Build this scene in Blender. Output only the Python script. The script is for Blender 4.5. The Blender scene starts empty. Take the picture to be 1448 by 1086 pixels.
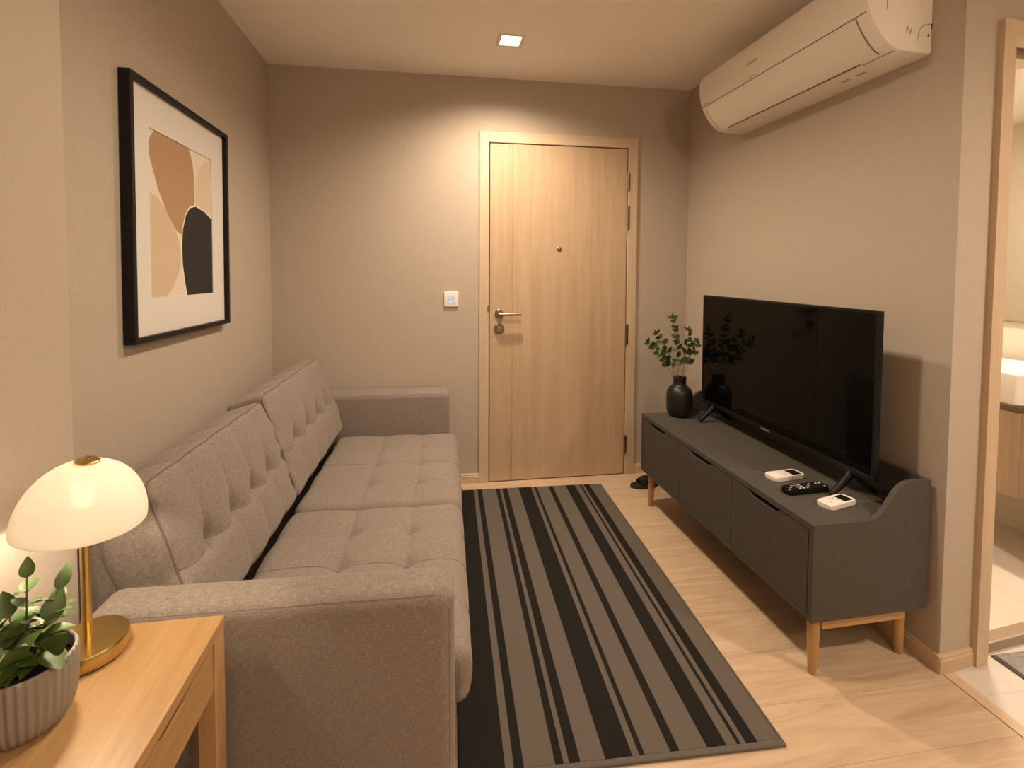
import bpy, bmesh, math, random
from mathutils import Vector, Matrix, noise

random.seed(7)
PI = math.pi
scene = bpy.context.scene
COL = scene.collection

# ------------------------------------------------------------------ room dimensions (metres)
XL, XR, YB, H = -0.885, 1.632, 2.923, 2.435      # left wall, right wall, door wall, ceiling
YR = 1.300                                       # where the right wall ends
YREAR, XHALL = -2.0, 3.1
PIER_X, PIER_Y = -0.745, 1.147                   # wall pier on the left

# ------------------------------------------------------------------ materials
def new_mat(name):
    m = bpy.data.materials.new(name)
    m.use_nodes = True
    nt = m.node_tree
    return m, nt, nt.nodes['Principled BSDF']

def simple(name, col, rough=0.5, metal=0.0, emit=None, estr=0.0, bump=0.0, bscale=300.0, coat=0.0, spec=None):
    m, nt, b = new_mat(name)
    b.inputs['Base Color'].default_value = (*col, 1)
    b.inputs['Roughness'].default_value = rough
    b.inputs['Metallic'].default_value = metal
    if coat: b.inputs['Coat Weight'].default_value = coat
    if spec is not None: b.inputs['Specular IOR Level'].default_value = spec
    if emit:
        b.inputs['Emission Color'].default_value = (*emit, 1)
        b.inputs['Emission Strength'].default_value = estr
    if bump:
        tc = nt.nodes.new('ShaderNodeTexCoord')
        n = nt.nodes.new('ShaderNodeTexNoise'); n.inputs['Scale'].default_value = bscale; n.inputs['Detail'].default_value = 3
        bp = nt.nodes.new('ShaderNodeBump'); bp.inputs['Strength'].default_value = bump; bp.inputs['Distance'].default_value = 0.002
        nt.links.new(tc.outputs['Object'], n.inputs['Vector'])
        nt.links.new(n.outputs['Fac'], bp.inputs['Height'])
        nt.links.new(bp.outputs['Normal'], b.inputs['Normal'])
    return m

def mixcol(nt, fac, a, b):
    r = nt.nodes.new('ShaderNodeValToRGB')
    r.color_ramp.elements[0].color = (*a, 1); r.color_ramp.elements[1].color = (*b, 1)
    nt.links.new(fac, r.inputs['Fac'])
    return r

def wood(name, dark, light, axis='Z', rough=0.45, scale=1.0, lo=0.3, hi=0.72, coat=0.0):
    """stretched-noise wood grain running along an axis of object space"""
    m, nt, b = new_mat(name)
    tc = nt.nodes.new('ShaderNodeTexCoord'); mp = nt.nodes.new('ShaderNodeMapping')
    s = {'X': (1.2, 26, 26), 'Y': (26, 1.2, 26), 'Z': (26, 26, 1.2)}[axis]
    mp.inputs['Scale'].default_value = tuple(k * scale for k in s)
    n = nt.nodes.new('ShaderNodeTexNoise'); n.inputs['Scale'].default_value = 1.0
    n.inputs['Detail'].default_value = 6; n.inputs['Roughness'].default_value = 0.62; n.inputs['Distortion'].default_value = 0.5
    n2 = nt.nodes.new('ShaderNodeTexNoise'); n2.inputs['Scale'].default_value = 6.0; n2.inputs['Detail'].default_value = 4
    mp2 = nt.nodes.new('ShaderNodeMapping'); mp2.inputs['Scale'].default_value = tuple(k * scale * 1.0 for k in s)
    ad = nt.nodes.new('ShaderNodeMath'); ad.operation = 'MULTIPLY_ADD'; ad.inputs[1].default_value = 0.35
    nt.links.new(tc.outputs['Object'], mp.inputs['Vector']); nt.links.new(mp.outputs['Vector'], n.inputs['Vector'])
    nt.links.new(tc.outputs['Object'], mp2.inputs['Vector']); nt.links.new(mp2.outputs['Vector'], n2.inputs['Vector'])
    mu = nt.nodes.new('ShaderNodeMath'); mu.operation = 'MULTIPLY'; mu.inputs[1].default_value = 0.7
    nt.links.new(n.outputs['Fac'], mu.inputs[0])
    nt.links.new(n2.outputs['Fac'], ad.inputs[0]); nt.links.new(mu.outputs[0], ad.inputs[2])
    r = mixcol(nt, ad.outputs[0], dark, light)
    r.color_ramp.elements[0].position = lo; r.color_ramp.elements[1].position = hi
    nt.links.new(r.outputs['Color'], b.inputs['Base Color'])
    b.inputs['Roughness'].default_value = rough
    if coat: b.inputs['Coat Weight'].default_value = coat
    bp = nt.nodes.new('ShaderNodeBump'); bp.inputs['Strength'].default_value = 0.06; bp.inputs['Distance'].default_value = 0.002
    nt.links.new(ad.outputs[0], bp.inputs['Height']); nt.links.new(bp.outputs['Normal'], b.inputs['Normal'])
    return m

def fabric(name, a, b_, scale=1.0, bump=0.35, rough=0.95, sheen=0.15, dist=0.0015):
    """woven cloth: crossed fine threads over a mottled tone"""
    m, nt, b = new_mat(name)
    tc = nt.nodes.new('ShaderNodeTexCoord')
    ns = []
    for sc in ((70, 420, 420), (420, 70, 420), (420, 420, 70)):
        mp = nt.nodes.new('ShaderNodeMapping'); mp.inputs['Scale'].default_value = tuple(k * scale for k in sc)
        n = nt.nodes.new('ShaderNodeTexNoise'); n.inputs['Scale'].default_value = 1.0; n.inputs['Detail'].default_value = 2
        nt.links.new(tc.outputs['Object'], mp.inputs['Vector']); nt.links.new(mp.outputs['Vector'], n.inputs['Vector'])
        ns.append(n)
    a1 = nt.nodes.new('ShaderNodeMath'); a1.operation = 'ADD'
    a2 = nt.nodes.new('ShaderNodeMath'); a2.operation = 'ADD'
    nt.links.new(ns[0].outputs['Fac'], a1.inputs[0]); nt.links.new(ns[1].outputs['Fac'], a1.inputs[1])
    nt.links.new(a1.outputs[0], a2.inputs[0]); nt.links.new(ns[2].outputs['Fac'], a2.inputs[1])
    dv = nt.nodes.new('ShaderNodeMath'); dv.operation = 'MULTIPLY'; dv.inputs[1].default_value = 1 / 3
    nt.links.new(a2.outputs[0], dv.inputs[0])
    r = mixcol(nt, dv.outputs[0], a, b_)
    r.color_ramp.elements[0].position = 0.36; r.color_ramp.elements[1].position = 0.64
    nt.links.new(r.outputs['Color'], b.inputs['Base Color'])
    b.inputs['Roughness'].default_value = rough
    b.inputs['Sheen Weight'].default_value = sheen
    b.inputs['Specular IOR Level'].default_value = 0.15
    bp = nt.nodes.new('ShaderNodeBump'); bp.inputs['Strength'].default_value = bump; bp.inputs['Distance'].default_value = dist
    nt.links.new(dv.outputs[0], bp.inputs['Height']); nt.links.new(bp.outputs['Normal'], b.inputs['Normal'])
    return m

def wallpaper(name, col, col2):
    m, nt, b = new_mat(name)
    tc = nt.nodes.new('ShaderNodeTexCoord')
    n = nt.nodes.new('ShaderNodeTexNoise'); n.inputs['Scale'].default_value = 160; n.inputs['Detail'].default_value = 4
    nt.links.new(tc.outputs['Object'], n.inputs['Vector'])
    r = mixcol(nt, n.outputs['Fac'], col, col2)
    r.color_ramp.elements[0].position = 0.3; r.color_ramp.elements[1].position = 0.7
    nt.links.new(r.outputs['Color'], b.inputs['Base Color'])
    b.inputs['Roughness'].default_value = 0.85; b.inputs['Specular IOR Level'].default_value = 0.2
    bp = nt.nodes.new('ShaderNodeBump'); bp.inputs['Strength'].default_value = 0.15; bp.inputs['Distance'].default_value = 0.001
    nt.links.new(n.outputs['Fac'], bp.inputs['Height']); nt.links.new(bp.outputs['Normal'], b.inputs['Normal'])
    return m

def plank_floor(name):
    m, nt, b = new_mat(name)
    tc = nt.nodes.new('ShaderNodeTexCoord')
    mp0 = nt.nodes.new('ShaderNodeMapping'); mp0.inputs['Location'].default_value = (0.35, 0.06, 0)
    br = nt.nodes.new('ShaderNodeTexBrick')
    br.inputs['Scale'].default_value = 1.0; br.inputs['Brick Width'].default_value = 1.25; br.inputs['Row Height'].default_value = 0.19
    br.inputs['Mortar Size'].default_value = 0.0009; br.inputs['Mortar Smooth'].default_value = 0.3; br.offset = 0.37
    br.inputs['Color1'].default_value = (0.2, 0.2, 0.2, 1); br.inputs['Color2'].default_value = (0.8, 0.8, 0.8, 1); br.inputs['Mortar'].default_value = (0, 0, 0, 1)
    br.inputs['Bias'].default_value = 0.0
    nt.links.new(tc.outputs['Object'], mp0.inputs['Vector']); nt.links.new(mp0.outputs['Vector'], br.inputs['Vector'])
    mp = nt.nodes.new('ShaderNodeMapping'); mp.inputs['Scale'].default_value = (1.3, 13, 1)
    # shift the grain from plank to plank
    sep = nt.nodes.new('ShaderNodeSeparateColor'); nt.links.new(br.outputs['Color'], sep.inputs['Color'])
    cb = nt.nodes.new('ShaderNodeCombineXYZ')
    ml = nt.nodes.new('ShaderNodeMath'); ml.operation = 'MULTIPLY'; ml.inputs[1].default_value = 7.0
    nt.links.new(sep.outputs['Red'], ml.inputs[0]); nt.links.new(ml.outputs[0], cb.inputs['X'])
    va = nt.nodes.new('ShaderNodeVectorMath'); va.operation = 'ADD'
    nt.links.new(tc.outputs['Object'], va.inputs[0]); nt.links.new(cb.outputs['Vector'], va.inputs[1])
    nt.links.new(va.outputs['Vector'], mp.inputs['Vector'])
    n = nt.nodes.new('ShaderNodeTexNoise'); n.inputs['Scale'].default_value = 1.6; n.inputs['Detail'].default_value = 7
    n.inputs['Roughness'].default_value = 0.6; n.inputs['Distortion'].default_value = 1.6
    nt.links.new(mp.outputs['Vector'], n.inputs['Vector'])
    r = mixcol(nt, n.outputs['Fac'], (0.455, 0.325, 0.212), (0.595, 0.45, 0.315))
    r.color_ramp.elements[0].position = 0.32; r.color_ramp.elements[1].position = 0.66
    mx = nt.nodes.new('ShaderNodeMix'); mx.data_type = 'RGBA'; mx.blend_type = 'MIX'
    nt.links.new(br.outputs['Fac'], mx.inputs['Factor'])
    nt.links.new(r.outputs['Color'], mx.inputs['A']); mx.inputs['B'].default_value = (0.36, 0.235, 0.14, 1)
    nt.links.new(mx.outputs['Result'], b.inputs['Base Color'])
    b.inputs['Roughness'].default_value = 0.42; b.inputs['Specular IOR Level'].default_value = 0.35
    bp = nt.nodes.new('ShaderNodeBump'); bp.inputs['Strength'].default_value = 0.1; bp.inputs['Distance'].default_value = 0.002
    iv = nt.nodes.new('ShaderNodeMath'); iv.operation = 'SUBTRACT'; iv.inputs[0].default_value = 1.0
    nt.links.new(br.outputs['Fac'], iv.inputs[1]); nt.links.new(iv.outputs[0], bp.inputs['Height']); nt.links.new(bp.outputs['Normal'], b.inputs['Normal'])
    return m

def tile(name, a, b_, size=0.6, rough=0.25, plane='XY'):
    m, nt, b = new_mat(name)
    tc = nt.nodes.new('ShaderNodeTexCoord')
    mp = nt.nodes.new('ShaderNodeMapping')
    if plane == 'YZ': mp.inputs['Rotation'].default_value = (0, PI / 2, PI / 2)
    if plane == 'XZ': mp.inputs['Rotation'].default_value = (PI / 2, 0, 0)
    nt.links.new(tc.outputs['Object'], mp.inputs['Vector'])
    br = nt.nodes.new('ShaderNodeTexBrick'); br.offset = 0
    br.inputs['Scale'].default_value = 1.0; br.inputs['Brick Width'].default_value = size; br.inputs['Row Height'].default_value = size
    br.inputs['Mortar Size'].default_value = 0.0012
    n = nt.nodes.new('ShaderNodeTexNoise'); n.inputs['Scale'].default_value = 4; n.inputs['Detail'].default_value = 5; n.inputs['Distortion'].default_value = 1.5
    nt.links.new(tc.outputs['Object'], n.inputs['Vector'])
    r = mixcol(nt, n.outputs['Fac'], a, b_)
    mx = nt.nodes.new('ShaderNodeMix'); mx.data_type = 'RGBA'
    nt.links.new(mp.outputs['Vector'], br.inputs['Vector']); nt.links.new(br.outputs['Fac'], mx.inputs['Factor'])
    nt.links.new(r.outputs['Color'], mx.inputs['A']); mx.inputs['B'].default_value = (a[0] * .88, a[1] * .85, a[2] * .82, 1)
    nt.links.new(mx.outputs['Result'], b.inputs['Base Color'])
    b.inputs['Roughness'].default_value = rough
    return m

M = {}
M['wall'] = wallpaper('wallpaper_taupe', (0.435, 0.375, 0.31), (0.475, 0.41, 0.34))
M['ceiling'] = simple('ceiling_paint', (0.92, 0.88, 0.82), 0.9, bump=0.03, bscale=200)
M['floor'] = plank_floor('oak_plank_floor')
M['tile'] = tile('hall_tile', (0.56, 0.515, 0.455), (0.64, 0.60, 0.54), 0.6, 0.3)
M['bathtile'] = tile('bath_floor_tile', (0.62, 0.55, 0.46), (0.70, 0.63, 0.54), 0.45, 0.3)
M['bathwall'] = tile('bath_wall_tile', (0.62, 0.55, 0.45), (0.68, 0.61, 0.51), 0.6, 0.3, 'YZ')
M['door'] = wood('door_maple', (0.43, 0.30, 0.185), (0.54, 0.40, 0.268), 'Z', 0.5)
M['casing'] = wood('casing_maple', (0.50, 0.375, 0.255), (0.61, 0.475, 0.34), 'Z', 0.5)
M['casing_h'] = wood('casing_maple_level', (0.50, 0.375, 0.255), (0.61, 0.475, 0.34), 'X', 0.5)
M['base_x'] = wood('baseboard_maple_x', (0.50, 0.36, 0.23), (0.60, 0.45, 0.31), 'X', 0.5)
M['base_y'] = wood('baseboard_maple_y', (0.50, 0.36, 0.23), (0.60, 0.45, 0.31), 'Y', 0.5)
M['oak'] = wood('table_oak', (0.315, 0.178, 0.070), (0.455, 0.283, 0.128), 'Y', 0.42, 1.3)
M['oak_v'] = wood('table_oak_upright', (0.36, 0.205, 0.085), (0.49, 0.305, 0.145), 'Z', 0.45, 1.3)
M['legwood'] = wood('leg_beech', (0.40, 0.235, 0.085), (0.50, 0.31, 0.125), 'Z', 0.4, 1.2)
M['legwood_h'] = wood('rail_beech', (0.40, 0.235, 0.085), (0.50, 0.31, 0.125), 'X', 0.4, 1.2)
M['vanitywood'] = wood('vanity_oak', (0.28, 0.185, 0.115), (0.42, 0.30, 0.20), 'Z', 0.45, 0.9)
M['sofa'] = fabric('sofa_weave', (0.160, 0.132, 0.114), (0.310, 0.260, 0.228))
M['piping'] = fabric('piping_weave', (0.12, 0.098, 0.084), (0.175, 0.146, 0.126))  # darker than the sofa cloth: shadow along the seams put into the colour
M['console'] = fabric('console_grey_laminate', (0.060, 0.054, 0.047), (0.096, 0.087, 0.077), 0.7, 0.08, 0.6, 0.0)
M['console_in'] = simple('console_inside', (0.012, 0.011, 0.010), 0.8)
M['brass'] = simple('brushed_brass', (0.60, 0.44, 0.18), 0.27, 1.0)
M['steel'] = simple('satin_steel', (0.30, 0.265, 0.22), 0.34, 1.0)
M['white'] = simple('white_plastic', (0.80, 0.77, 0.72), 0.35)
M['acwhite'] = simple('aircon_plastic', (0.84, 0.80, 0.74), 0.40)
M['acseam'] = simple('aircon_seam', (0.14, 0.12, 0.10), 0.7)
M['acgrey'] = simple('aircon_print', (0.50, 0.46, 0.41), 0.6)
M['black'] = simple('black_plastic', (0.006, 0.006, 0.006), 0.45, spec=0.2)
M['screen'] = simple('tv_glass', (0.002, 0.002, 0.002), 0.05, spec=0.16)
M['lcd'] = simple('small_lcd', (0.012, 0.012, 0.012), 0.2)
M['framebl'] = simple('black_frame', (0.008, 0.0075, 0.007), 0.45, spec=0.25)
M['mat'] = simple('picture_mount', (0.66, 0.635, 0.60), 0.8)
M['art'] = simple('art_paper', (0.70, 0.62, 0.52), 0.8)
M['art_tan'] = simple('art_tan', (0.40, 0.25, 0.14), 0.8)
M['art_sand'] = simple('art_sand', (0.58, 0.46, 0.33), 0.8)
M['art_pale'] = simple('art_pale_sand', (0.64, 0.53, 0.41), 0.8)
M['art_black'] = simple('art_black', (0.016, 0.014, 0.012), 0.8)
M['art_white'] = simple('art_white_line', (0.80, 0.75, 0.68), 0.8)
M['vase'] = simple('matte_black_ceramic', (0.010, 0.010, 0.009), 0.42, bump=0.05)
M['leaf'] = simple('leaf_green', (0.060, 0.105, 0.020), 0.45)
M['leafdark'] = simple('sprig_green', (0.040, 0.062, 0.018), 0.5)
M['stem'] = simple('sprig_stem', (0.17, 0.14, 0.07), 0.6)
M['soil'] = simple('potting_soil', (0.012, 0.008, 0.005), 0.95, bump=0.8, bscale=120)
M['pot'] = simple('grey_ceramic', (0.27, 0.24, 0.20), 0.5, bump=0.1, bscale=90)
M['porcelain'] = simple('porcelain', (0.82, 0.80, 0.77), 0.12, coat=0.5)
M['counter'] = simple('vanity_counter', (0.10, 0.07, 0.045), 0.4)
M['mirror'] = simple('mirror_silver', (0.80, 0.80, 0.76), 0.02, 1.0)
M['mirror_edge'] = simple('mirror_edge', (0.30, 0.29, 0.25), 0.3, 0.5)
M['bathmat'] = fabric('mat_loops', (0.17, 0.15, 0.13), (0.34, 0.31, 0.28), 0.35, 0.9)
M['bathmat_edge'] = simple('mat_edge', (0.08, 0.07, 0.06), 0.9)
M['sandal'] = simple('sandal_rubber', (0.02, 0.017, 0.014), 0.7)
M['display'] = simple('switch_display', (0.5, 0.55, 0.62), 0.3, emit=(0.55, 0.75, 1.0), estr=0.10)
M['displaymark'] = simple('switch_display_mark', (0.4, 0.55, 0.8), 0.3, emit=(0.35, 0.6, 1.0), estr=0.45)
M['lampglow'] = simple('downlight_panel', (1, 1, 1), 0.5, emit=(1.0, 0.86, 0.68), estr=14.0)
M['trimwhite'] = simple('downlight_trim', (0.78, 0.72, 0.63), 0.5)
M['button_grey'] = simple('button_grey', (0.35, 0.33, 0.30), 0.5)
M['button_white'] = simple('button_white', (0.65, 0.62, 0.58), 0.5)
M['button_red'] = simple('button_orange', (0.55, 0.16, 0.05), 0.5)
M['gap'] = simple('shadow_gap', (0.02, 0.014, 0.01), 0.9)

# opal glass of the lamp
m, nt, b = new_mat('opal_glass')
for n in list(nt.nodes):
    if n.type != 'OUTPUT_MATERIAL': nt.nodes.remove(n)
out = [n for n in nt.nodes if n.type == 'OUTPUT_MATERIAL'][0]
tr = nt.nodes.new('ShaderNodeBsdfTranslucent'); tr.inputs['Color'].default_value = (0.98, 0.95, 0.90, 1)
df = nt.nodes.new('ShaderNodeBsdfPrincipled'); df.inputs['Base Color'].default_value = (0.90, 0.88, 0.84, 1); df.inputs['Roughness'].default_value = 0.6
df.inputs['Specular IOR Level'].default_value = 0.25
rf = nt.nodes.new('ShaderNodeBsdfRefraction'); rf.inputs['Color'].default_value = (1, 0.97, 0.92, 1); rf.inputs['Roughness'].default_value = 0.5; rf.inputs['IOR'].default_value = 1.06
m1 = nt.nodes.new('ShaderNodeMixShader'); m1.inputs['Fac'].default_value = 0.30
mx = nt.nodes.new('ShaderNodeMixShader'); mx.inputs['Fac'].default_value = 0.35
nt.links.new(tr.outputs[0], m1.inputs[1]); nt.links.new(rf.outputs[0], m1.inputs[2])
nt.links.new(m1.outputs[0], mx.inputs[1]); nt.links.new(df.outputs[0], mx.inputs[2]); nt.links.new(mx.outputs[0], out.inputs['Surface'])
M['opal'] = m

# striped rug: bands across local x, 0 at the right border
RUG_T = [(-1, 0), (0.0, 1), (.030, 0), (.065, 1), (.171, 0), (.203, 1), (.219, 0), (.259, 1), (.349, 0), (.445, 1), (.470, 0), (.491, 1),
         (.581, 0), (.618, 1), (.717, 0), (.792, 1), (.832, 0), (.847, 1), (.864, 0), (.910, 1)]
m, nt, b = new_mat('striped_rug')
tc = nt.nodes.new('ShaderNodeTexCoord'); sp = nt.nodes.new('ShaderNodeSeparateXYZ')
nt.links.new(tc.outputs['Object'], sp.inputs[0])
md = nt.nodes.new('ShaderNodeMath'); md.operation = 'MULTIPLY_ADD'; md.inputs[1].default_value = 1 / 0.767 / 1.25; md.inputs[2].default_value = 1.25 / 1.25
nt.links.new(sp.outputs['X'], md.inputs[0])
rp = nt.nodes.new('ShaderNodeValToRGB'); rp.color_ramp.interpolation = 'CONSTANT'
cr = rp.color_ramp
cols = [(0.016, 0.0145, 0.0125, 1), (0.118, 0.101, 0.088, 1)]
for i, (t, k) in enumerate(RUG_T):
    pos = max(0.0, (t + 0.25) / 1.25) if t > -1 else 0.0
    if i == 0: e = cr.elements[0]; e.position = 0
    elif i == 1: e = cr.elements[1]; e.position = pos
    else: e = cr.elements.new(pos)
    e.color = cols[k]
nt.links.new(md.outputs[0], rp.inputs['Fac'])
n = nt.nodes.new('ShaderNodeTexNoise'); n.inputs['Scale'].default_value = 500
nt.links.new(tc.outputs['Object'], n.inputs['Vector'])
mm = nt.nodes.new('ShaderNodeMix'); mm.data_type = 'RGBA'; mm.blend_type = 'MULTIPLY'; mm.inputs['Factor'].default_value = 0.5
nr = mixcol(nt, n.outputs['Fac'], (0.6, 0.6, 0.6), (1.4, 1.4, 1.4))
nt.links.new(rp.outputs['Color'], mm.inputs['A']); nt.links.new(nr.outputs['Color'], mm.inputs['B'])
nt.links.new(mm.outputs['Result'], b.inputs['Base Color'])
b.inputs['Roughness'].default_value = 0.95; b.inputs['Specular IOR Level'].default_value = 0.1
bp = nt.nodes.new('ShaderNodeBump'); bp.inputs['Strength'].default_value = 0.4; bp.inputs['Distance'].default_value = 0.001
nt.links.new(n.outputs['Fac'], bp.inputs['Height']); nt.links.new(bp.outputs['Normal'], b.inputs['Normal'])
M['rug'] = m
M['rughem'] = fabric('rug_hem', (0.085, 0.073, 0.064), (0.14, 0.122, 0.108), 1.0, 0.3)

# ------------------------------------------------------------------ object helpers
def thing(name, label, cat, loc=(0, 0, 0), rz=0.0, group=None):
    o = bpy.data.objects.new(name, None); COL.objects.link(o)
    o.empty_display_size = 0.05
    o.location = loc; o.rotation_euler = (0, 0, rz)
    o['label'] = label; o['category'] = cat; o['kind'] = 'thing'
    if group: o['group'] = group
    return o

def link(name, bm, mat, parent=None, smooth=False, angle=0.6):
    bmesh.ops.recalc_face_normals(bm, faces=bm.faces[:])
    me = bpy.data.meshes.new(name)
    if smooth:
        for f in bm.faces: f.smooth = True
        for e in bm.edges:
            if len(e.link_faces) == 2 and e.calc_face_angle(0) > angle: e.smooth = False
    bm.to_mesh(me); bm.free()
    for mt in (mat if isinstance(mat, (list, tuple)) else [mat]): me.materials.append(mt)
    o = bpy.data.objects.new(name, me); COL.objects.link(o)
    if parent is not None: o.parent = parent
    return o

def struct(name, bm, mat, label=None, cat=None, smooth=False, parent=None):
    o = link(name, bm, mat, parent, smooth)
    if parent is None:
        o['kind'] = 'structure'
        if label: o['label'] = label
        if cat: o['category'] = cat
    return o

def box(bm, x0, x1, y0, y1, z0, z1, bev=0.0, seg=2, mat=0):
    g = bmesh.ops.create_cube(bm, size=1.0)
    vs = g['verts']
    for v in vs:
        v.co = Vector(((x0 + x1) / 2 + v.co.x * (x1 - x0), (y0 + y1) / 2 + v.co.y * (y1 - y0), (z0 + z1) / 2 + v.co.z * (z1 - z0)))
    fs = set(f for v in vs for f in v.link_faces)
    for f in fs: f.material_index = mat
    if bev > 0:
        es = list(set(e for v in vs for e in v.link_edges))
        r = bmesh.ops.bevel(bm, geom=es, offset=bev, segments=seg, profile=0.5, affect='EDGES', material=mat)
    return vs

def B(*a, **k):
    bm = bmesh.new(); box(bm, *a, **k); return bm

def prism(bm, pts, axis, a, b, mat=0):
    """extrude a 2-D outline along an axis: axis 'X' pts=(y,z), 'Y' pts=(x,z), 'Z' pts=(x,y)"""
    def mk(p, t):
        return {'X': (t, p[0], p[1]), 'Y': (p[0], t, p[1]), 'Z': (p[0], p[1], t)}[axis]
    v0 = [bm.verts.new(mk(p, a)) for p in pts]; v1 = [bm.verts.new(mk(p, b)) for p in pts]
    fs = [bm.faces.new(v0), bm.faces.new(v1[::-1])]
    n = len(pts)
    for i in range(n):
        fs.append(bm.faces.new((v0[i], v0[(i + 1) % n], v1[(i + 1) % n], v1[i])))
    for f in fs: f.material_index = mat
    return fs

def lathe(bm, prof, c=(0, 0, 0), seg=48, cap0=True, cap1=True):
    rings = []
    for r, z in prof:
        rings.append([bm.verts.new((c[0] + r * math.cos(2 * PI * k / seg), c[1] + r * math.sin(2 * PI * k / seg), c[2] + z)) for k in range(seg)])
    for a, b in zip(rings, rings[1:]):
        for k in range(seg): bm.faces.new((a[k], a[(k + 1) % seg], b[(k + 1) % seg], b[k]))
    if cap0: bm.faces.new(rings[0][::-1])
    if cap1: bm.faces.new(rings[-1])

def tube(bm, pts, r, seg=8, closed=False, cap=True):
    pts = [Vector(p) for p in pts]; n = len(pts); rings = []
    rs = r if isinstance(r, (list, tuple)) else [r] * n
    prev = None
    for i, p in enumerate(pts):
        if closed: t = (pts[(i + 1) % n] - pts[i - 1])
        else: t = pts[min(i + 1, n - 1)] - pts[max(i - 1, 0)]
        t.normalize()
        if prev is None:
            u = t.orthogonal().normalized()
        else:
            u = (prev - t * prev.dot(t)).normalized()
        prev = u; w = t.cross(u)
        rings.append([bm.verts.new(p + (u * math.cos(2 * PI * k / seg) + w * math.sin(2 * PI * k / seg)) * rs[i]) for k in range(seg)])
    for i in range(n if closed else n - 1):
        a, b = rings[i], rings[(i + 1) % n]
        for k in range(seg): bm.faces.new((a[k], a[(k + 1) % seg], b[(k + 1) % seg], b[k]))
    if cap and not closed:
        bm.faces.new(rings[0][::-1]); bm.faces.new(rings[-1])

def cyl(bm, p0, p1, r0, r1=None, seg=24):
    tube(bm, [p0, p1], [r0, r0 if r1 is None else r1], seg)

def arc(cx, cy, r, a0, a1, n):
    return [(cx + r * math.cos(math.radians(a0 + (a1 - a0) * i / n)), cy + r * math.sin(math.radians(a0 + (a1 - a0) * i / n))) for i in range(n + 1)]

def rrect(x0, x1, y0, y1, r, n=5):
    return arc(x1 - r, y0 + r, r, -90, 0, n) + arc(x1 - r, y1 - r, r, 0, 90, n) + arc(x0 + r, y1 - r, r, 90, 180, n) + arc(x0 + r, y0 + r, r, 180, 270, n)

def pad(hx, hy, hz, r, n, disp, xf):
    """closed soft pad: a rounded box on a lattice, pushed along its normals by disp(x, y, z, normal), then placed with xf"""
    nx, ny, nz = n
    bm = bmesh.new(); vs = {}
    def surf(p, extra=0.0):
        q = Vector((max(-hx + r, min(hx - r, p.x)), max(-hy + r, min(hy - r, p.y)), max(-hz + r, min(hz - r, p.z))))
        d = p - q
        if d.length > 1e-9: d.normalize()
        p2 = q + d * r
        return xf(p2 + d * (disp(p2.x, p2.y, p2.z, d) + extra))
    def get(i, j, k):
        key = (i, j, k)
        if key not in vs:
            def sp(i, n, h):   # denser towards the rims
                t = 2 * i / n - 1
                return h * math.copysign(1 - (1 - abs(t)) ** 1.25, t)
            p = Vector((sp(i, nx, hx), sp(j, ny, hy), sp(k, nz, hz)))
            vs[key] = bm.verts.new(surf(p))
        return vs[key]
    for i in range(nx):
        for j in range(ny):
            for k in (0, nz):
                bm.faces.new([get(i, j, k), get(i + 1, j, k), get(i + 1, j + 1, k), get(i, j + 1, k)])
    for i in range(nx):
        for k in range(nz):
            for j in (0, ny):
                bm.faces.new([get(i, j, k), get(i + 1, j, k), get(i + 1, j, k + 1), get(i, j, k + 1)])
    for j in range(ny):
        for k in range(nz):
            for i in (0, nx):
                bm.faces.new([get(i, j, k), get(i, j + 1, k), get(i, j + 1, k + 1), get(i, j, k + 1)])
    return bm, surf

# ================================================================== THE ROOM
T = 0.12
bm = bmesh.new(); prism(bm, [(XL - T, YREAR), (XR, YREAR), (XR, YB + T), (XL - T, YB + T)], 'Z', -0.1, 0.0)
struct('floor', bm, M['floor'], 'pale oak plank floor of the living room', 'floor')
bm = bmesh.new(); prism(bm, [(XR + 0.042, YREAR), (XHALL, YREAR), (XHALL, 1.5), (XR + 0.042, 1.5)], 'Z', -0.1, 0.0)
struct('floor_hall', bm, M['tile'], 'cream tile floor in front of the bathroom doorway', 'floor')
bm = B(XR + 0.003, XR + 0.042, YREAR, YR + 0.001, -0.1, 0.001)
struct('trim_1', bm, M['base_y'], 'pale wood strip between oak planks and cream tile', 'trim')
bm = B(XR, XR + 0.003, YREAR, YR, -0.1, -0.002)
struct('trim_2', bm, M['gap'], 'dark joint along the edge of the oak planks', 'trim')
struct('ceiling', B(XL - T, XHALL + T, YREAR - T, YB + T, H, H + 0.1), M['ceiling'], 'plain off-white ceiling', 'ceiling')
struct('wall_left', B(XL - T, XL, YREAR, YB + T, 0, H), M['wall'], 'taupe wallpapered wall behind the sofa and the picture', 'wall')
struct('wall_near_left', B(XL, PIER_X, YREAR, PIER_Y, 0, H, 0.004), M['wall'], 'lamp-lit wall pier at the left edge beside the side table', 'wall')
# door wall with an opening for the entrance door
DL, DR, DH = 0.357, 1.217, 2.050                 # door leaf
FL, FR, FT = 0.293, 1.285, 2.119                 # outside of its casing
JL, JR, JT = DL - 0.006, DR + 0.006, DH + 0.006  # opening between the jambs
OL, OR_, OT = FL + 0.015, FR - 0.015, FT - 0.015
bm = bmesh.new()
prism(bm, [(XL, 0), (OL, 0), (OL, OT), (OR_, OT), (OR_, 0), (XR + T, 0), (XR + T, H), (XL, H)], 'Y', YB, YB + T)
struct('wall_back', bm, M['wall'], 'taupe wallpapered wall around the entrance door', 'wall')
bm = bmesh.new(); prism(bm, [(XR, YR), (XR + T, YR + 0.1), (XR + T, YB), (XR, YB)], 'Z', 0, H)
struct('wall_right', bm, M['wall'], 'taupe wall behind the television under the air conditioner', 'wall')
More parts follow.
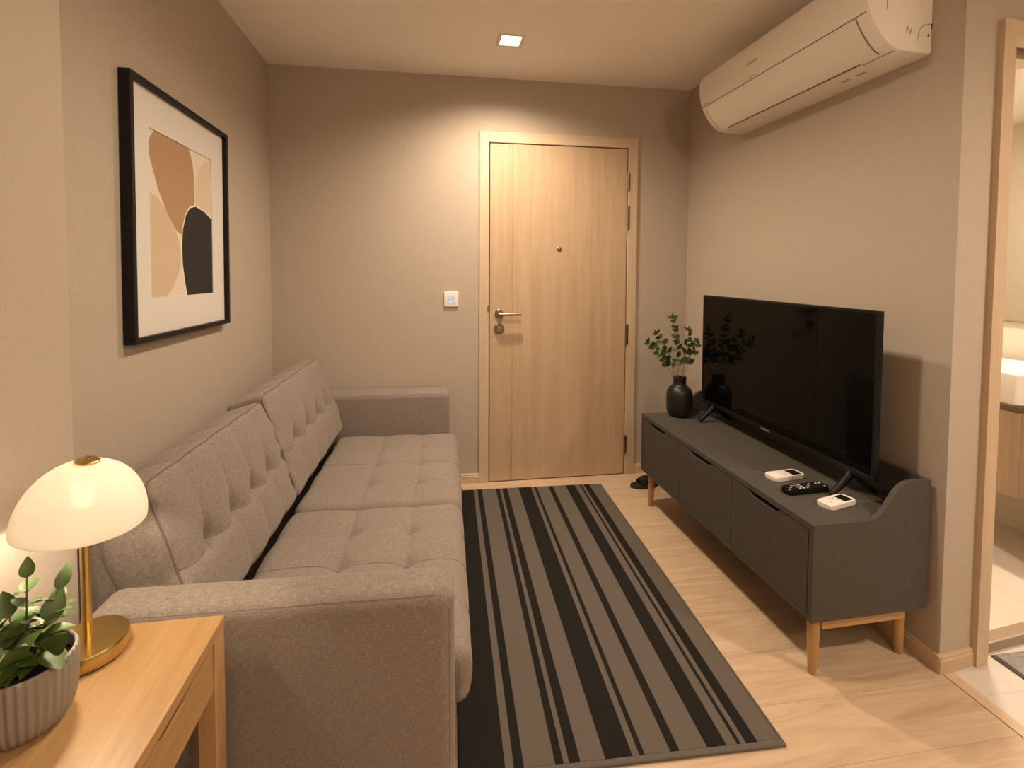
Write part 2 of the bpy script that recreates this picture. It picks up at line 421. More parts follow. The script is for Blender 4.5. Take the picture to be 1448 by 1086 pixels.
# short return wall with the bathroom doorway (turned a few degrees)
RS = 0.105
def ry(x): return YR + (x - XR) * RS
CX0, CX1 = 1.770, 1.822                          # casing, left upright
BX1 = 2.58
bm = bmesh.new()
prism(bm, [(XR, ry(XR)), (CX0 + 0.02, ry(CX0 + 0.02)), (CX0 + 0.02, ry(CX0 + 0.02) + 0.10), (XR + T, ry(XR) + 0.10)], 'Z', 0, H)
prism(bm, [(CX0 + 0.02, ry(CX0 + 0.02)), (BX1, ry(BX1)), (BX1, ry(BX1) + 0.10), (CX0 + 0.02, ry(CX0 + 0.02) + 0.10)], 'Z', 2.075, H)
prism(bm, [(BX1, ry(BX1)), (XHALL, ry(XHALL)), (XHALL, ry(XHALL) + 0.10), (BX1, ry(BX1) + 0.10)], 'Z', 0, H)
struct('wall_bathroom_front', bm, M['wall'], 'narrow pale wall strip between the corner and the bathroom doorway', 'wall')
struct('wall_rear', B(XL - T, XHALL + T, YREAR - T, YREAR, 0, H), M['wall'], 'taupe wall behind the viewer', 'wall')
struct('wall_hall', B(XHALL, XHALL + T, YREAR, 3.2, 0, H), M['wall'], 'taupe wall on the far side of the hall', 'wall')
# bathroom shell
BXR, BYB, BZ = 2.86, 3.05, 0.030
bm = bmesh.new(); prism(bm, [(XR + T, ry(XR) + 0.10), (CX0 + 0.02, ry(CX0) + 0.06), (XHALL, ry(XHALL) + 0.06), (XHALL, BYB), (XR + T, BYB)], 'Z', -0.1, BZ)
struct('floor_bathroom', bm, M['bathtile'], 'cream tile floor inside the bathroom', 'floor')
struct('wall_bathroom_right', B(BXR, XHALL, 1.55, BYB, BZ, 2.30), M['bathwall'], 'cream tiled bathroom wall behind the basin', 'wall')
struct('wall_bathroom_back', B(XR + T, XHALL, BYB, BYB + 0.1, 0, H), M['bathwall'], 'cream bathroom end wall', 'wall')
bm = bmesh.new(); prism(bm, [(XR + T, ry(XR) + 0.11), (XHALL, ry(XHALL) + 0.11), (XHALL, BYB), (XR + T, BYB)], 'Z', 2.30, 2.40)
struct('ceiling_bathroom', bm, M['ceiling'], 'white bathroom ceiling', 'ceiling')
bm = bmesh.new(); prism(bm, [(XR + T + 0.001, 1.45), (XR + T + 0.012, 1.45), (XR + T + 0.012, BYB), (XR + T + 0.001, BYB)], 'Z', BZ, 2.30)
struct('wall_bathroom_left', bm, M['bathwall'], 'cream tiled bathroom wall seen only in the mirror', 'wall')
# raised threshold at the bathroom door
bm = bmesh.new()
prism(bm, [(CX1 - 0.01, ry(CX1 - 0.01) + 0.015), (BX1, ry(BX1) + 0.015), (BX1, ry(BX1) + 0.058), (CX1 - 0.01, ry(CX1 - 0.01) + 0.058)], 'Z', 0.0, 0.034)
struct('trim_3', bm, simple('threshold_stone', (0.36, 0.27, 0.18), 0.4), 'low brown step at the bathroom doorway', 'trim')
bm = bmesh.new()
tube(bm, [(CX1 - 0.01, ry(CX1 - 0.01) + 0.016, 0.034), (BX1, ry(BX1) + 0.016, 0.034)], 0.003, 8)
struct('trim_4', bm, simple('threshold_nosing', (0.75, 0.70, 0.62), 0.3, 0.6), 'thin pale nosing along the bathroom step', 'trim')

# baseboards: flat board with a small moulded top
def bb_prof(d=0.012, h=0.058):
    return [(0, 0), (d, 0), (d, h - 0.016), (d - 0.003, h - 0.013), (d - 0.003, h - 0.006), (d - 0.006, h - 0.001), (0, h)]
def baseboard(name, p0, p1, nrm, mat, label):
    bm = bmesh.new(); p0 = Vector(p0); p1 = Vector(p1); nrm = Vector(nrm)
    pr = bb_prof()
    a = [bm.verts.new((p0.x + nrm.x * d, p0.y + nrm.y * d, z)) for d, z in pr]
    b = [bm.verts.new((p1.x + nrm.x * d, p1.y + nrm.y * d, z)) for d, z in pr]
    bm.faces.new(a); bm.faces.new(b[::-1])
    for i in range(len(pr)): bm.faces.new((a[i], a[(i + 1) % len(pr)], b[(i + 1) % len(pr)], b[i]))
    struct(name, bm, mat, label, 'baseboard')
baseboard('baseboard_back_left', (XL, YB, 0), (FL, YB, 0), (0, -1, 0), M['base_x'], 'pale wood baseboard left of the entrance door')
baseboard('baseboard_back_right', (FR, YB, 0), (XR, YB, 0), (0, -1, 0), M['base_x'], 'pale wood baseboard right of the entrance door')
baseboard('baseboard_right', (XR, YR - 0.012, 0), (XR, YB, 0), (-1, 0, 0), M['base_y'], 'pale wood baseboard behind the television console')
baseboard('baseboard_left', (XL, PIER_Y, 0), (XL, YB, 0), (1, 0, 0), M['base_y'], 'pale wood baseboard behind the sofa')
baseboard('baseboard_return', (XR - 0.012, ry(XR - 0.012), 0), (CX0, ry(CX0), 0), (RS * .99, -.99, 0), M['base_x'], 'short pale wood baseboard beside the bathroom doorway')

# ------------------------------------------------------------------ entrance door
d1 = bpy.data.objects.new('door_1', None); COL.objects.link(d1); d1.location = ((DL + DR) / 2, YB, 0)
d1['kind'] = 'structure'; d1['label'] = 'closed pale wood entrance door with steel lever handle'; d1['category'] = 'door'
OX = (DL + DR) / 2
def dpart(name, bm, mat, parent=d1, smooth=False):
    off = Vector((-OX, -YB, 0))
    bmesh.ops.translate(bm, verts=bm.verts[:], vec=off)
    return link(name, bm, mat, parent, smooth)
def casing_part(x0, x1, z0, z1, mat, name):
    bm = bmesh.new(); box(bm, x0, x1, YB - 0.016, YB + 0.05, z0, z1, 0.003, 2)
    return dpart(name, bm, mat)
casing_part(FL, JL, 0.0, FT, M['casing'], 'casing')
casing_part(JR, FR, 0.0, FT, M['casing'], 'casing')
casing_part(JL, JR, JT, FT, M['casing_h'], 'casing')
LY = YB - 0.012                                   # front face of the leaf
GX = 0.494                                        # groove in the leaf
bm = bmesh.new()
box(bm, DL, GX - 0.0012, LY, LY + 0.042, 0.006, DH, 0.0015, 1)
box(bm, GX + 0.0012, DR, LY, LY + 0.042, 0.006, DH, 0.0015, 1)
box(bm, GX - 0.003, GX + 0.003, LY + 0.004, LY + 0.04, 0.008, DH - 0.002)
dpart('leaf', bm, M['door'])
bm = B(JL, JR, LY + 0.044, LY + 0.06, 0.0, JT); dpart('rebate', bm, M['gap'])
# lever handle
HX, HZ = 0.413, 1.034
def ycyl(bm, x, z, y0, y1, r0, r1=None, seg=32): cyl(bm, (x, y0, z), (x, y1, z), r0, r1, seg)
bm = bmesh.new(); ycyl(bm, HX, HZ, LY, LY - 0.008, 0.026); ycyl(bm, HX, HZ, LY - 0.008, LY - 0.011, 0.026, 0.022)
hnd = dpart('lever_handle', bm, M['steel'], smooth=True)
bm = bmesh.new(); ycyl(bm, HX, HZ, LY - 0.011, LY - 0.05, 0.011)
tube(bm, [(HX - 0.008, LY - 0.046, HZ), (HX + 0.02, LY - 0.05, HZ), (HX + 0.13, LY - 0.048, HZ)], [0.0095, 0.0095, 0.0085], 16)
bmesh.ops.translate(bm, verts=bm.verts[:], vec=Vector((-OX, -YB, 0)))
link('lever', bm, M['steel'], hnd, True)
bm = bmesh.new(); ycyl(bm, HX, 0.945, LY, LY - 0.008, 0.031); ycyl(bm, HX, 0.945, LY - 0.008, LY - 0.011, 0.031, 0.027)
lk = dpart('lock_rose', bm, M['steel'], smooth=True)
bm = bmesh.new(); ycyl(bm, HX, 0.945, LY - 0.010, LY - 0.018, 0.011, 0.010)
bmesh.ops.translate(bm, verts=bm.verts[:], vec=Vector((-OX, -YB, 0)))
cy_ = link('lock_cylinder', bm, simple('lock_brass', (0.55, 0.47, 0.36), 0.25, 1.0), lk, True)
bm = bmesh.new(); box(bm, HX - 0.0015, HX + 0.0015, LY - 0.0186, LY - 0.016, 0.938, 0.950)
bmesh.ops.translate(bm, verts=bm.verts[:], vec=Vector((-OX, -YB, 0)))
link('keyhole', bm, M['gap'], lk)
# peephole
bm = bmesh.new(); lathe(bm, [(0.0145, 0), (0.0145, 0.004), (0.010, 0.007), (0.007, 0.007), (0.006, 0.003)], seg=24)
bmesh.ops.rotate(bm, verts=bm.verts[:], cent=(0, 0, 0), matrix=Matrix.Rotation(PI / 2, 3, 'X'))
bmesh.ops.translate(bm, verts=bm.verts[:], vec=Vector((0.784, LY, 1.428)))
pe = dpart('peephole', bm, M['steel'], smooth=True)
# strike plate in the left gap, hinges in the right gap
bm = bmesh.new(); box(bm, JL - 0.010, JL + 0.001, YB - 0.0175, YB - 0.010, 1.045, 1.085)
dpart('strike_plate', bm, M['steel'])
for z0, z1 in ((1.790, 1.905), (1.552, 1.700), (0.829, 0.960), (0.133, 0.252)):
    bm = bmesh.new()
    cyl(bm, (DR + 0.004, YB - 0.0150, z0), (DR + 0.004, YB - 0.0150, z1), 0.0065, seg=14)
    box(bm, DR + 0.004, DR + 0.018, YB - 0.0178, YB - 0.012, z0 + .003, z1 - .003)
    hg = dpart('hinge', bm, M['steel'], smooth=True)
    bm = bmesh.new()
    for q in (0.2, 0.4, 0.6, 0.8):
        z = z0 + (z1 - z0) * q
        cyl(bm, (DR + 0.004, YB - 0.0150, z - 0.001), (DR + 0.004, YB - 0.0150, z + 0.001), 0.0068, seg=14)
    bmesh.ops.translate(bm, verts=bm.verts[:], vec=Vector((-OX, -YB, 0)))
    link('knuckle_joint', bm, M['gap'], hg)

# ------------------------------------------------------------------ bathroom doorway
d2 = bpy.data.objects.new('door_2', None); COL.objects.link(d2); d2.location = (CX0, ry(CX0), 0)
d2['kind'] = 'structure'; d2['label'] = 'pale wood door frame of the open bathroom at the right edge'; d2['category'] = 'door frame'
def d2part(name, bm, mat):
    bmesh.ops.translate(bm, verts=bm.verts[:], vec=-Vector((CX0, ry(CX0), 0)))
    return link(name, bm, mat, d2)
def slant(x0, x1, dy0, dy1, z0, z1):
    bm = bmesh.new()
    prism(bm, [(x0, ry(x0) + dy0), (x1, ry(x1) + dy0), (x1, ry(x1) + dy1), (x0, ry(x0) + dy1)], 'Z', z0, z1)
    return bm
d2part('upright', slant(CX0, CX1, -0.020, 0.115, 0.0, 2.088), M['casing'])
d2part('upright', slant(BX1 - 0.05, BX1, -0.020, 0.115, 0.0, 2.088), M['casing'])
d2part('head', slant(CX1, BX1 - 0.05, -0.020, 0.03, 2.036, 2.088), M['casing_h'])
d2part('head_rear', slant(CX1, BX1 - 0.05, 0.065, 0.115, 2.020, 2.088), M['casing_h'])
d2part('track', slant(CX1, BX1 - 0.05, 0.03, 0.065, 2.060, 2.088), M['gap'])

# ================================================================== SOFA
SX, SY, SROT = 0.051, 1.016, -0.0338
L = 1.872; TN, TF = 0.115, 0.165; HA = 0.613; SEAT = 0.388; MID = 0.878; JD = 0.571
sofa = thing('sofa', 'two-seat taupe fabric sofa with tufted cushions along the left wall', 'sofa', (SX, SY, 0), SROT)
def arm(y0, y1, x0=-0.735):
    bm = bmesh.new(); box(bm, x0, 0.0, y0, y1, 0.05, HA, 0.032, 5)
    return bm
def piping_loop(y):
    x0, x1, z0, z1, r = -0.715, -0.013, 0.06, HA - 0.013, 0.03
    return [(p[0], y, p[1]) for p in [(x0, z0)] + [(x0, z1)] + arc(x1 - r, z1 - r, r, 90, 0, 6) + [(x1, z0)]]
na = link('armrest', arm(0.0, TN), M['sofa'], sofa, True, 1.2)
bm = bmesh.new(); tube(bm, piping_loop(0.0105), 0.0036, 8); tube(bm, piping_loop(TN - 0.0105), 0.0036, 8); link('piping', bm, M['piping'], na, True)
fa = link('armrest', arm(L - TF, L), M['sofa'], sofa, True, 1.2)
bm = bmesh.new(); tube(bm, piping_loop(L - TF + 0.0105), 0.0036, 8); tube(bm, piping_loop(L - 0.0105), 0.0036, 8); link('piping', bm, M['piping'], fa, True)
link('base', B(-0.74, -0.045, TN + 0.002, L - TF - 0.002, 0.06, 0.235, 0.012, 2), M['sofa'], sofa, True, 1.2)
link('back_frame', B(-0.835, -0.742, TN + 0.045, L - 0.01, 0.05, 0.672, 0.03, 4), M['sofa'], sofa, True, 1.2)
for x in (-0.09, -0.67):
    for y in (0.06, L - 0.08):
        bm = bmesh.new(); cyl(bm, (x, y, 0.008), (x, y, 0.055), 0.018, 0.024, 16); link('foot', bm, M['black'], sofa, True)

def groove(d, depth, w): return -depth * math.exp(-(d / w) ** 2)
def cell(v, cuts):
    """0 on every cut, 1 in the middle between two cuts"""
    for a, b in zip(cuts, cuts[1:]):
        if a <= v <= b:
            return abs(math.sin(PI * (v - a) / (b - a)))
    return 0.0

def seat_cushion(y0, y1, seed, x_front=0.035):
    hx = (x_front + JD + 0.03) / 2; cx = (x_front - JD - 0.03) / 2
    hy = (y1 - y0) / 2; cyy = (y0 + y1) / 2
    z0, z1 = 0.238, SEAT - 0.006; hz = (z1 - z0) / 2; cz = (z0 + z1) / 2
    us = [-hx + 2 * hx * q for q in (0.40, 0.72)]          # seams along the length
    ws = [-hy + 2 * hy * q for q in (0.25, 0.5, 0.75)]      # seams across
    ucut = [-hx * 1.25] + us + [hx * 1.25]; wcut = [-hy * 1.2] + ws + [hy * 1.2]
    def disp(x, y, z, n):
        up = max(n.z, 0.0)
        ex = max(1 - abs(x / hx) ** 4, 0); ey = max(1 - abs(y / hy) ** 4, 0)
        h = 0.008 * ex * ey * up
        h += 0.008 * (cell(x, ucut) * cell(y, wcut)) ** 0.55 * up
        for a in us:
            for c in ws:
                dx, dy = x - a, y - c
                h += groove(math.hypot(dx, dy), 0.013, 0.030) * up
                # the pull of each button along the seams
                h += groove(dx, 0.006, 0.010) * math.exp(-(dy / 0.06) ** 2) * up + groove(dy, 0.006, 0.010) * math.exp(-(dx / 0.06) ** 2) * up
        h += 0.0025 * noise.noise(Vector((x * 9 + seed, y * 9, z * 9)))
        if n.x > 0.3: h += 0.012 * (1 - abs(z / hz) ** 2) * n.x
        return h
    bm, surf = pad(hx, hy, hz, 0.038, (100, 120, 12), disp, lambda p: Vector((p.x + cx, p.y + cyy, p.z + cz)))
    sm = bmesh.new()
    for a in us: tube(sm, [surf(Vector((a, -hy + 2 * hy * k / 70, hz)), 0.0004) for k in range(71)], 0.0013, 6)
    for c in ws: tube(sm, [surf(Vector((-hx + 2 * hx * k / 50, c, hz)), 0.0004) for k in range(51)] + [surf(Vector((hx, c, hz - 0.012 * k)), 0.0004) for k in range(1, 9)], 0.0013, 6)
    return bm, sm
def seat_piping(y0, y1, x_front=0.035):
    bm = bmesh.new()
    r = 0.03; z = 0.262
    tube(bm, [(-0.3, y0 + 0.004, z), (x_front - r, y0 + 0.004, z)] + [(p[0], p[1], z) for p in arc(x_front - r, y0 + 0.004 + r, r, -90, 0, 5)][1:] +
         [(p[0], p[1], z) for p in arc(x_front - r, y1 - 0.004 - r, r, 0, 90, 5)] + [(-0.3, y1 - 0.004, z)], 0.0035, 8)
    return bm
for k, (a, b_) in enumerate(((TN + 0.003, MID - 0.0015), (MID + 0.0015, L - TF - 0.003))):
    bm, sm = seat_cushion(a, b_, k * 5.3)
    c = link('seat_cushion', bm, M['sofa'], sofa, True, 2.0)
    link('piping', seat_piping(a, b_), M['piping'], c, True)
    link('seam', sm, M['piping'], c, True)

LEAN = 0.315
def back_cushion(y0, y1, seed, top):
    """local x = along the sofa, local y = up the back, local z = out of the front face"""
    hgt = top - (SEAT + 0.002); hy = hgt / 2 / math.cos(LEAN) + 0.004
    hx = (y1 - y0) / 2; hz = 0.070
    xs = [-hx + 2 * hx * q for q in (0.2, 0.4, 0.6, 0.8)]
    yrow = -0.018
    xcut = [-hx * 1.08] + xs + [hx * 1.08]; ycut_ = [-hy * 1.35, yrow, hy * 1.3]
    cl, sl = math.cos(LEAN), math.sin(LEAN)
    cyy = (y0 + y1) / 2
    base = Vector((-JD - 0.006, 0, SEAT + 0.006))
    def rowy(x): return yrow - 0.020 * math.sin(PI * (((x + hx) / (2 * hx) * 5) % 1))
    def disp(x, y, z, n):
        f = max(n.z, 0.0); tp = max(n.y, 0.0); ry_ = rowy(max(-hx, min(hx - 1e-6, x)))
        ex = max(1 - abs(x / hx) ** 3, 0); ey = max(1 - abs(y / hy) ** 3, 0)
        h = 0.016 * ex * ey * f
        h += 0.008 * (cell(x, xcut) * cell(y, [-hy * 1.35, ry_, hy * 1.3])) ** 0.55 * f
        h += 0.010 * ex * tp * (1 - (z / hz) ** 2) + 0.005 * cell(x, xcut) ** 0.6 * tp
        for a in xs:
            dx, dy = x - a, y - yrow
            h += groove(math.hypot(dx, dy), 0.018, 0.034) * f
            h += groove(dx, 0.007, 0.012) * math.exp(-(dy / 0.075) ** 2) * f + groove(y - ry_, 0.005, 0.010) * math.exp(-(dx / 0.06) ** 2) * f
        h += 0.003 * noise.noise(Vector((x * 8 + seed, y * 8, z * 8)))
        ew = max(0.0, (abs(x) - hx + 0.10) / 0.10)
        h += 0.0045 * ew * math.sin(y * 55 + 6 * noise.noise(Vector((x * 5, y * 5, seed)))) * (f * .6 + abs(n.x))
        if abs(n.x) > 0.2: h += 0.012 * abs(n.x) * (1 - (y / hy) ** 2)
        return h
    def xf(p):
        up_ = p.y + hy; out = p.z - hz
        return Vector((base.x - up_ * sl + out * cl, cyy + p.x, base.z + up_ * cl + out * sl + 0.040))
    bm, surf = pad(hx, hy, hz, 0.024, (140, 80, 14), disp, xf)
    sm = bmesh.new()
    for a in xs:
        tube(sm, [surf(Vector((a, hy, -hz + 0.01 + (2 * hz - 0.01) * k / 10)), 0.0004) for k in range(10)] + [surf(Vector((a, hy - 2 * hy * k / 40, hz)), 0.0004) for k in range(40)], 0.0013, 6)
    row = []
    for k in range(121):
        x = -hx + 2 * hx * k / 120
        ph = ((x + hx) / (2 * hx) * 5) % 1
        row.append(surf(Vector((x, rowy(min(x, hx - 1e-6)), hz)), 0.0004))
    tube(sm, row, 0.0013, 6)
    pp = bmesh.new()
    loop = rrect(-hx + 0.002, hx - 0.002, -hy + 0.002, hy - 0.002, 0.022, 6)
    dense = []
    for q0, q1 in zip(loop, loop[1:] + loop[:1]):
        n_ = max(1, int(math.hypot(q1[0] - q0[0], q1[1] - q0[1]) / 0.02))
        for t in range(n_): dense.append((q0[0] + (q1[0] - q0[0]) * t / n_, q0[1] + (q1[1] - q0[1]) * t / n_))
    tube(pp, [surf(Vector((q[0], q[1], hz - 0.003)), 0.0002) for q in dense], 0.0026, 8, closed=True)
    return bm, sm, pp
for k, (a, b_, tp) in enumerate(((TN + 0.046, MID - 0.004, 0.758), (MID + 0.004, L - TF - 0.006, 0.772))):
    bm, sm, pp = back_cushion(a, b_, 11 + k * 3.7, tp)
    c = link('back_cushion', bm, M['sofa'], sofa, True, 2.0)
    link('seam', sm, M['piping'], c, True)
    link('piping', pp, M['piping'], c, True)

# ================================================================== RUG
rug = thing('rug', 'long grey rug with black stripes of varied width on the oak floor', 'rug', (0.953, 1.145, 0), -0.0378)
RW, RL = 0.885, 1.640
link('pile', B(-RW, 0, 0.018, RL, 0.0005, 0.008, 0.002, 1), M['rug'], rug)
bm = bmesh.new(); box(bm, -RW, 0.002, 0.0, 0.018, 0.0004, 0.010, 0.004, 3); link('hem', bm, M['rughem'], rug, True)
bm = bmesh.new(); box(bm, 0.0, 0.007, 0.0, RL, 0.0004, 0.009, 0.003, 2); link('binding', bm, M['rughem'], rug, True)

# ================================================================== SIDE TABLE
TZ = 0.620
tb = thing('side_table', 'oak side table with one drawer beside the near sofa arm', 'table', (-0.40, 0.42, 0))
TWX, TLY = 0.315, 0.585                           # towards the pier / towards the sofa
bm = bmesh.new(); box(bm, -TWX, 0, 0, TLY, TZ - 0.022, TZ, 0.002, 2); link('table_top', bm, M['oak'], tb)
def leg(x0, x1, y0, y1): return B(x0, x1, y0, y1, 0.0, TZ - 0.0225, 0.0015, 1)
for (x0, x1) in ((-0.034, -0.001), (-TWX + 0.001, -TWX + 0.034)):
    for (y0, y1) in ((TLY - 0.044, TLY - 0.001), (0.001, 0.044)):
        link('leg', leg(x0, x1, y0, y1), M['oak_v'], tb)
ya, yb2 = 0.046, TLY - 0.046
zt_, zb_ = TZ - 0.025, TZ - 0.115
n0 = (ya + yb2) / 2 + 0.115
notch = [(n0 + 0.060, zt_), (n0 + 0.045, zt_ - 0.008), (n0 + 0.028, zt_ - 0.018), (n0 - 0.030, zt_ - 0.019), (n0 - 0.048, zt_ - 0.009), (n0 - 0.060, zt_)]
bm = bmesh.new(); prism(bm, [(ya, zb_), (yb2, zb_), (yb2, zt_)] + notch + [(ya, zt_)], 'X', -0.022, -0.004)
dr = link('drawer', bm, M['oak'], tb)
link('apron', B(-TWX + 0.004, -TWX + 0.02, ya, yb2, zb_, zt_), M['oak'], tb)
link('apron', B(-TWX + 0.035, -0.035, TLY - 0.03, TLY - 0.012, zb_, zt_), M['oak'], tb)
link('apron', B(-TWX + 0.035, -0.035, 0.012, 0.03, zb_, zt_), M['oak'], tb)
link('drawer_box', B(-TWX + 0.03, -0.024, ya + 0.01, yb2 - 0.01, zb_ + 0.01, zt_ - 0.016), M['gap'], dr)

# ================================================================== TABLE LAMP
LX, LYY = -0.597, 0.935
lamp = thing('table_lamp', 'lit brass table lamp with white opal glass dome on the oak table', 'lamp', (LX, LYY, TZ))
bm = bmesh.new(); lathe(bm, [(0.0565, 0.0), (0.0565, 0.004)], seg=64); link('foot_pad', bm, M['black'], lamp, True)
bm = bmesh.new(); lathe(bm, [(0.059, 0.003), (0.060, 0.005), (0.060, 0.0255), (0.0585, 0.028), (0.0, 0.0288)], seg=72, cap1=False); link('base', bm, M['brass'], lamp, True)
bm = bmesh.new(); cyl(bm, (0, 0, 0.024), (0, 0, 0.330), 0.0072, seg=24); cyl(bm, (0, 0, 0.0242), (0, 0, 0.029), 0.0105, seg=24); link('stem', bm, M['brass'], lamp, True)
R0, SH, ZB = 0.0930, 0.107, 0.238
prof = []
for i in range(25):
    a = i / 24 * PI / 2
    prof.append((R0 * math.cos(a) ** 0.94 if i < 24 else 0.012, ZB + SH * math.sin(a)))
prof = [p for p in prof if p[0] >= 0.012]
inner = [(r - 0.003, z - 0.003 if i > 0 else z) for i, (r, z) in enumerate(prof)]
bm = bmesh.new(); lathe(bm, prof + inner[::-1], seg=72, cap0=False, cap1=False)
bm.verts.ensure_lookup_table()
nring = 72
for k in range(72):
    a0 = bm.verts[k]; a1 = bm.verts[(k + 1) % 72]; q = len(bm.verts) - 72
    bm.faces.new((bm.verts[q + k], bm.verts[q + (k + 1) % 72], a1, a0))
sh = link('lamp_shade', bm, M['opal'], lamp, True, 1.2)
TILT = Matrix.Translation((0, 0, 0.265)) @ Matrix.Rotation(math.radians(6.0), 4, 'Y') @ Matrix.Translation((0, 0, -0.265))
sh.data.transform(TILT)
bm = bmesh.new(); lathe(bm, [(0.018, ZB + SH - 0.0035), (0.018, ZB + SH + 0.001), (0.015, ZB + SH + 0.0035), (0.004, ZB + SH + 0.005), (0.003, ZB + SH + 0.009), (0.0005, ZB + SH + 0.010)], seg=32); fin = link('finial', bm, M['brass'], lamp, True); fin.data.transform(TILT)
bm = bmesh.new(); lathe(bm, [(0.003, 0.262), (0.012, 0.266), (0.016, 0.276), (0.014, 0.288), (0.009, 0.296), (0.008, 0.3)], seg=20)
link('bulb', bm, simple('bulb_glass', (1, 1, 1), 0.4, emit=(1, 0.8, 0.55), estr=6), lamp, True)

# ================================================================== POTTED PLANT
def leaf(bm, base, d, up, ln, wd, curl=0.25, fold=0.25, nseg=6):
    d = Vector(d).normalized(); up = Vector(up); s = d.cross(up)
    if s.length < 1e-4: s = d.orthogonal()
    s.normalize(); nrm = s.cross(d).normalized()
    rows = []
    for i in range(nseg + 1):
        t = i / nseg
        w = wd * (math.sin(PI * min(1, t ** 0.8)) ** 0.8) * 0.5 if 0 < t < 1 else 0.0004
        c = Vector(base) + d * (ln * t) - nrm * (curl * ln * t * t)
        rows.append([bm.verts.new(c - s * w + nrm * w * fold), bm.verts.new(c), bm.verts.new(c + s * w + nrm * w * fold)])
    for a, b in zip(rows, rows[1:]):
        bm.faces.new((a[0], a[1], b[1], b[0])); bm.faces.new((a[1], a[2], b[2], b[1]))

PX, PY = -0.596, 0.800
plant = thing('potted_plant', 'small leafy green plant in ribbed grey pot at the front of the oak table', 'plant', (PX, PY, TZ))
bm = bmesh.new()
seg = 216; nr = 36
prof = [(0.036, 0.0), (0.044, 0.0025), (0.051, 0.010), (0.0565, 0.023), (0.0595, 0.042), (0.0610, 0.080), (0.0613, 0.098), (0.0603, 0.102), (0.0573, 0.102), (0.0563, 0.098), (0.0555, 0.082)]
rings = []
for i, (r, z) in enumerate(prof):
    amp = 0.0016 if 2 <= i <= 6 else (0.0007 if i in (1,) else 0.0)
    rings.append([bm.verts.new(((r + amp * math.cos(nr * 2 * PI * k / seg)) * math.cos(2 * PI * k / seg), (r + amp * math.cos(nr * 2 * PI * k / seg)) * math.sin(2 * PI * k / seg), z)) for k in range(seg)])
for a, b in zip(rings, rings[1:]):
    for k in range(seg): bm.faces.new((a[k], a[(k + 1) % seg], b[(k + 1) % seg], b[k]))
bm.faces.new(rings[0][::-1])
link('pot', bm, M['pot'], plant, True, 1.5)
bm = bmesh.new(); lathe(bm, [(0.0565, 0.080), (0.04, 0.086), (0.0, 0.088)], seg=32, cap0=True, cap1=False); link('soil', bm, M['soil'], plant, True)
stems = bmesh.new(); leaves = bmesh.new()
rnd = random.Random(21)
def stem_path(az, lean, ln, n=6):
    p = Vector((0.012 * math.cos(az), 0.012 * math.sin(az), 0.086)); out = [p.copy()]
    for i in range(n):
        t = (i + 1) / n
        e = lean * (0.5 + t * 0.8)
        dd = Vector((math.cos(az) * math.sin(e), math.sin(az) * math.sin(e), math.cos(e)))
        p = p + dd * (ln / n); out.append(p.copy())
    return out
# (azimuth, lean, length, leaf length, leaf width)
for az, lean, ln, ll, lw in ((1.9, 0.08, 0.125, 0.040, 0.026), (1.15, 0.38, 0.095, 0.040, 0.020), (3.2, 0.60, 0.080, 0.055, 0.036), (4.6, 0.75, 0.060, 0.048, 0.036),
                             (5.9, 0.75, 0.050, 0.046, 0.034), (2.6, 0.35, 0.070, 0.048, 0.030), (5.2, 0.70, 0.055, 0.046, 0.038), (1.6, 0.75, 0.075, 0.046, 0.028), (0.9, 0.30, 0.055, 0.045, 0.030), (3.9, 0.3, 0.05, 0.05, 0.036)):
    path = stem_path(az, lean, ln)
    tube(stems, path, [0.0018 - 0.0008 * i / 6 for i in range(7)], 6)
    for i in range(2, 7):
        p = path[i]; t = (path[i] - path[i - 1]).normalized()
        for sgn in ((1, -1) if i < 6 else (0,)):
            a = rnd.uniform(-0.5, 0.5) + i * 1.4
            sd = t.orthogonal().normalized(); sd = Matrix.Rotation(a, 3, t) @ sd
            dd = t * (1.0 if sgn == 0 else 0.45) + sd * sgn * 0.8
            k = rnd.uniform(0.75, 1.1) * (0.65 + 0.35 * (i / 6))
            k *= 0.92; leaf(leaves, p, dd, Vector((0, 0, 1)) if sgn else Vector((0.5, -0.8, 0.3)), ll * k, lw * k, rnd.uniform(0.1, 0.4), 0.3)
link('stem', stems, M['leaf'], plant, True)
lo = link('foliage', leaves, M['leaf'], plant, True, 3.0)

# ================================================================== PICTURE
PZ0, PZ1, PY0, PLEN = 1.070, 1.872, 1.572, 0.690
pic = thing('framed_picture', 'black-framed abstract print of tan sand and black shapes on the left wall', 'picture', (XL, PY0 + PLEN / 2, (PZ0 + PZ1) / 2), -0.0)
hw, hh = PLEN / 2, (PZ1 - PZ0) / 2
pic.rotation_euler = (-0.0115, 0, 0)
FD, FW = 0.034, 0.017
bm = bmesh.new()
for (y0, y1, z0, z1) in ((-hw, hw, hh - FW, hh), (-hw, hw, -hh, -hh + FW), (-hw, -hw + FW, -hh + FW, hh - FW), (hw - FW, hw, -hh + FW, hh - FW)):
    box(bm, 0.002, FD, y0, y1, z0, z1, 0.0012, 1)
link('frame', bm, M['framebl'], pic)
link('backing', B(0.002, 0.010, -hw + FW, hw - FW, -hh + FW, hh - FW), M['framebl'], pic)
iw, ih = hw - FW, hh - FW
AW, AH = 0.222, 0.268                              # half size of the printed area
bm = bmesh.new()
for (y0, y1, z0, z1) in ((-iw, iw, AH, ih), (-iw, iw, -ih, -AH), (-iw, -AW, -AH, AH), (AW, iw, -AH, AH)):
    box(bm, 0.010, 0.0165, y0, y1, z0, z1)
link('mount', bm, M['mat'], pic)
link('print_paper', B(0.010, 0.0132, -AW, AW, -AH, AH), M['art'], pic)
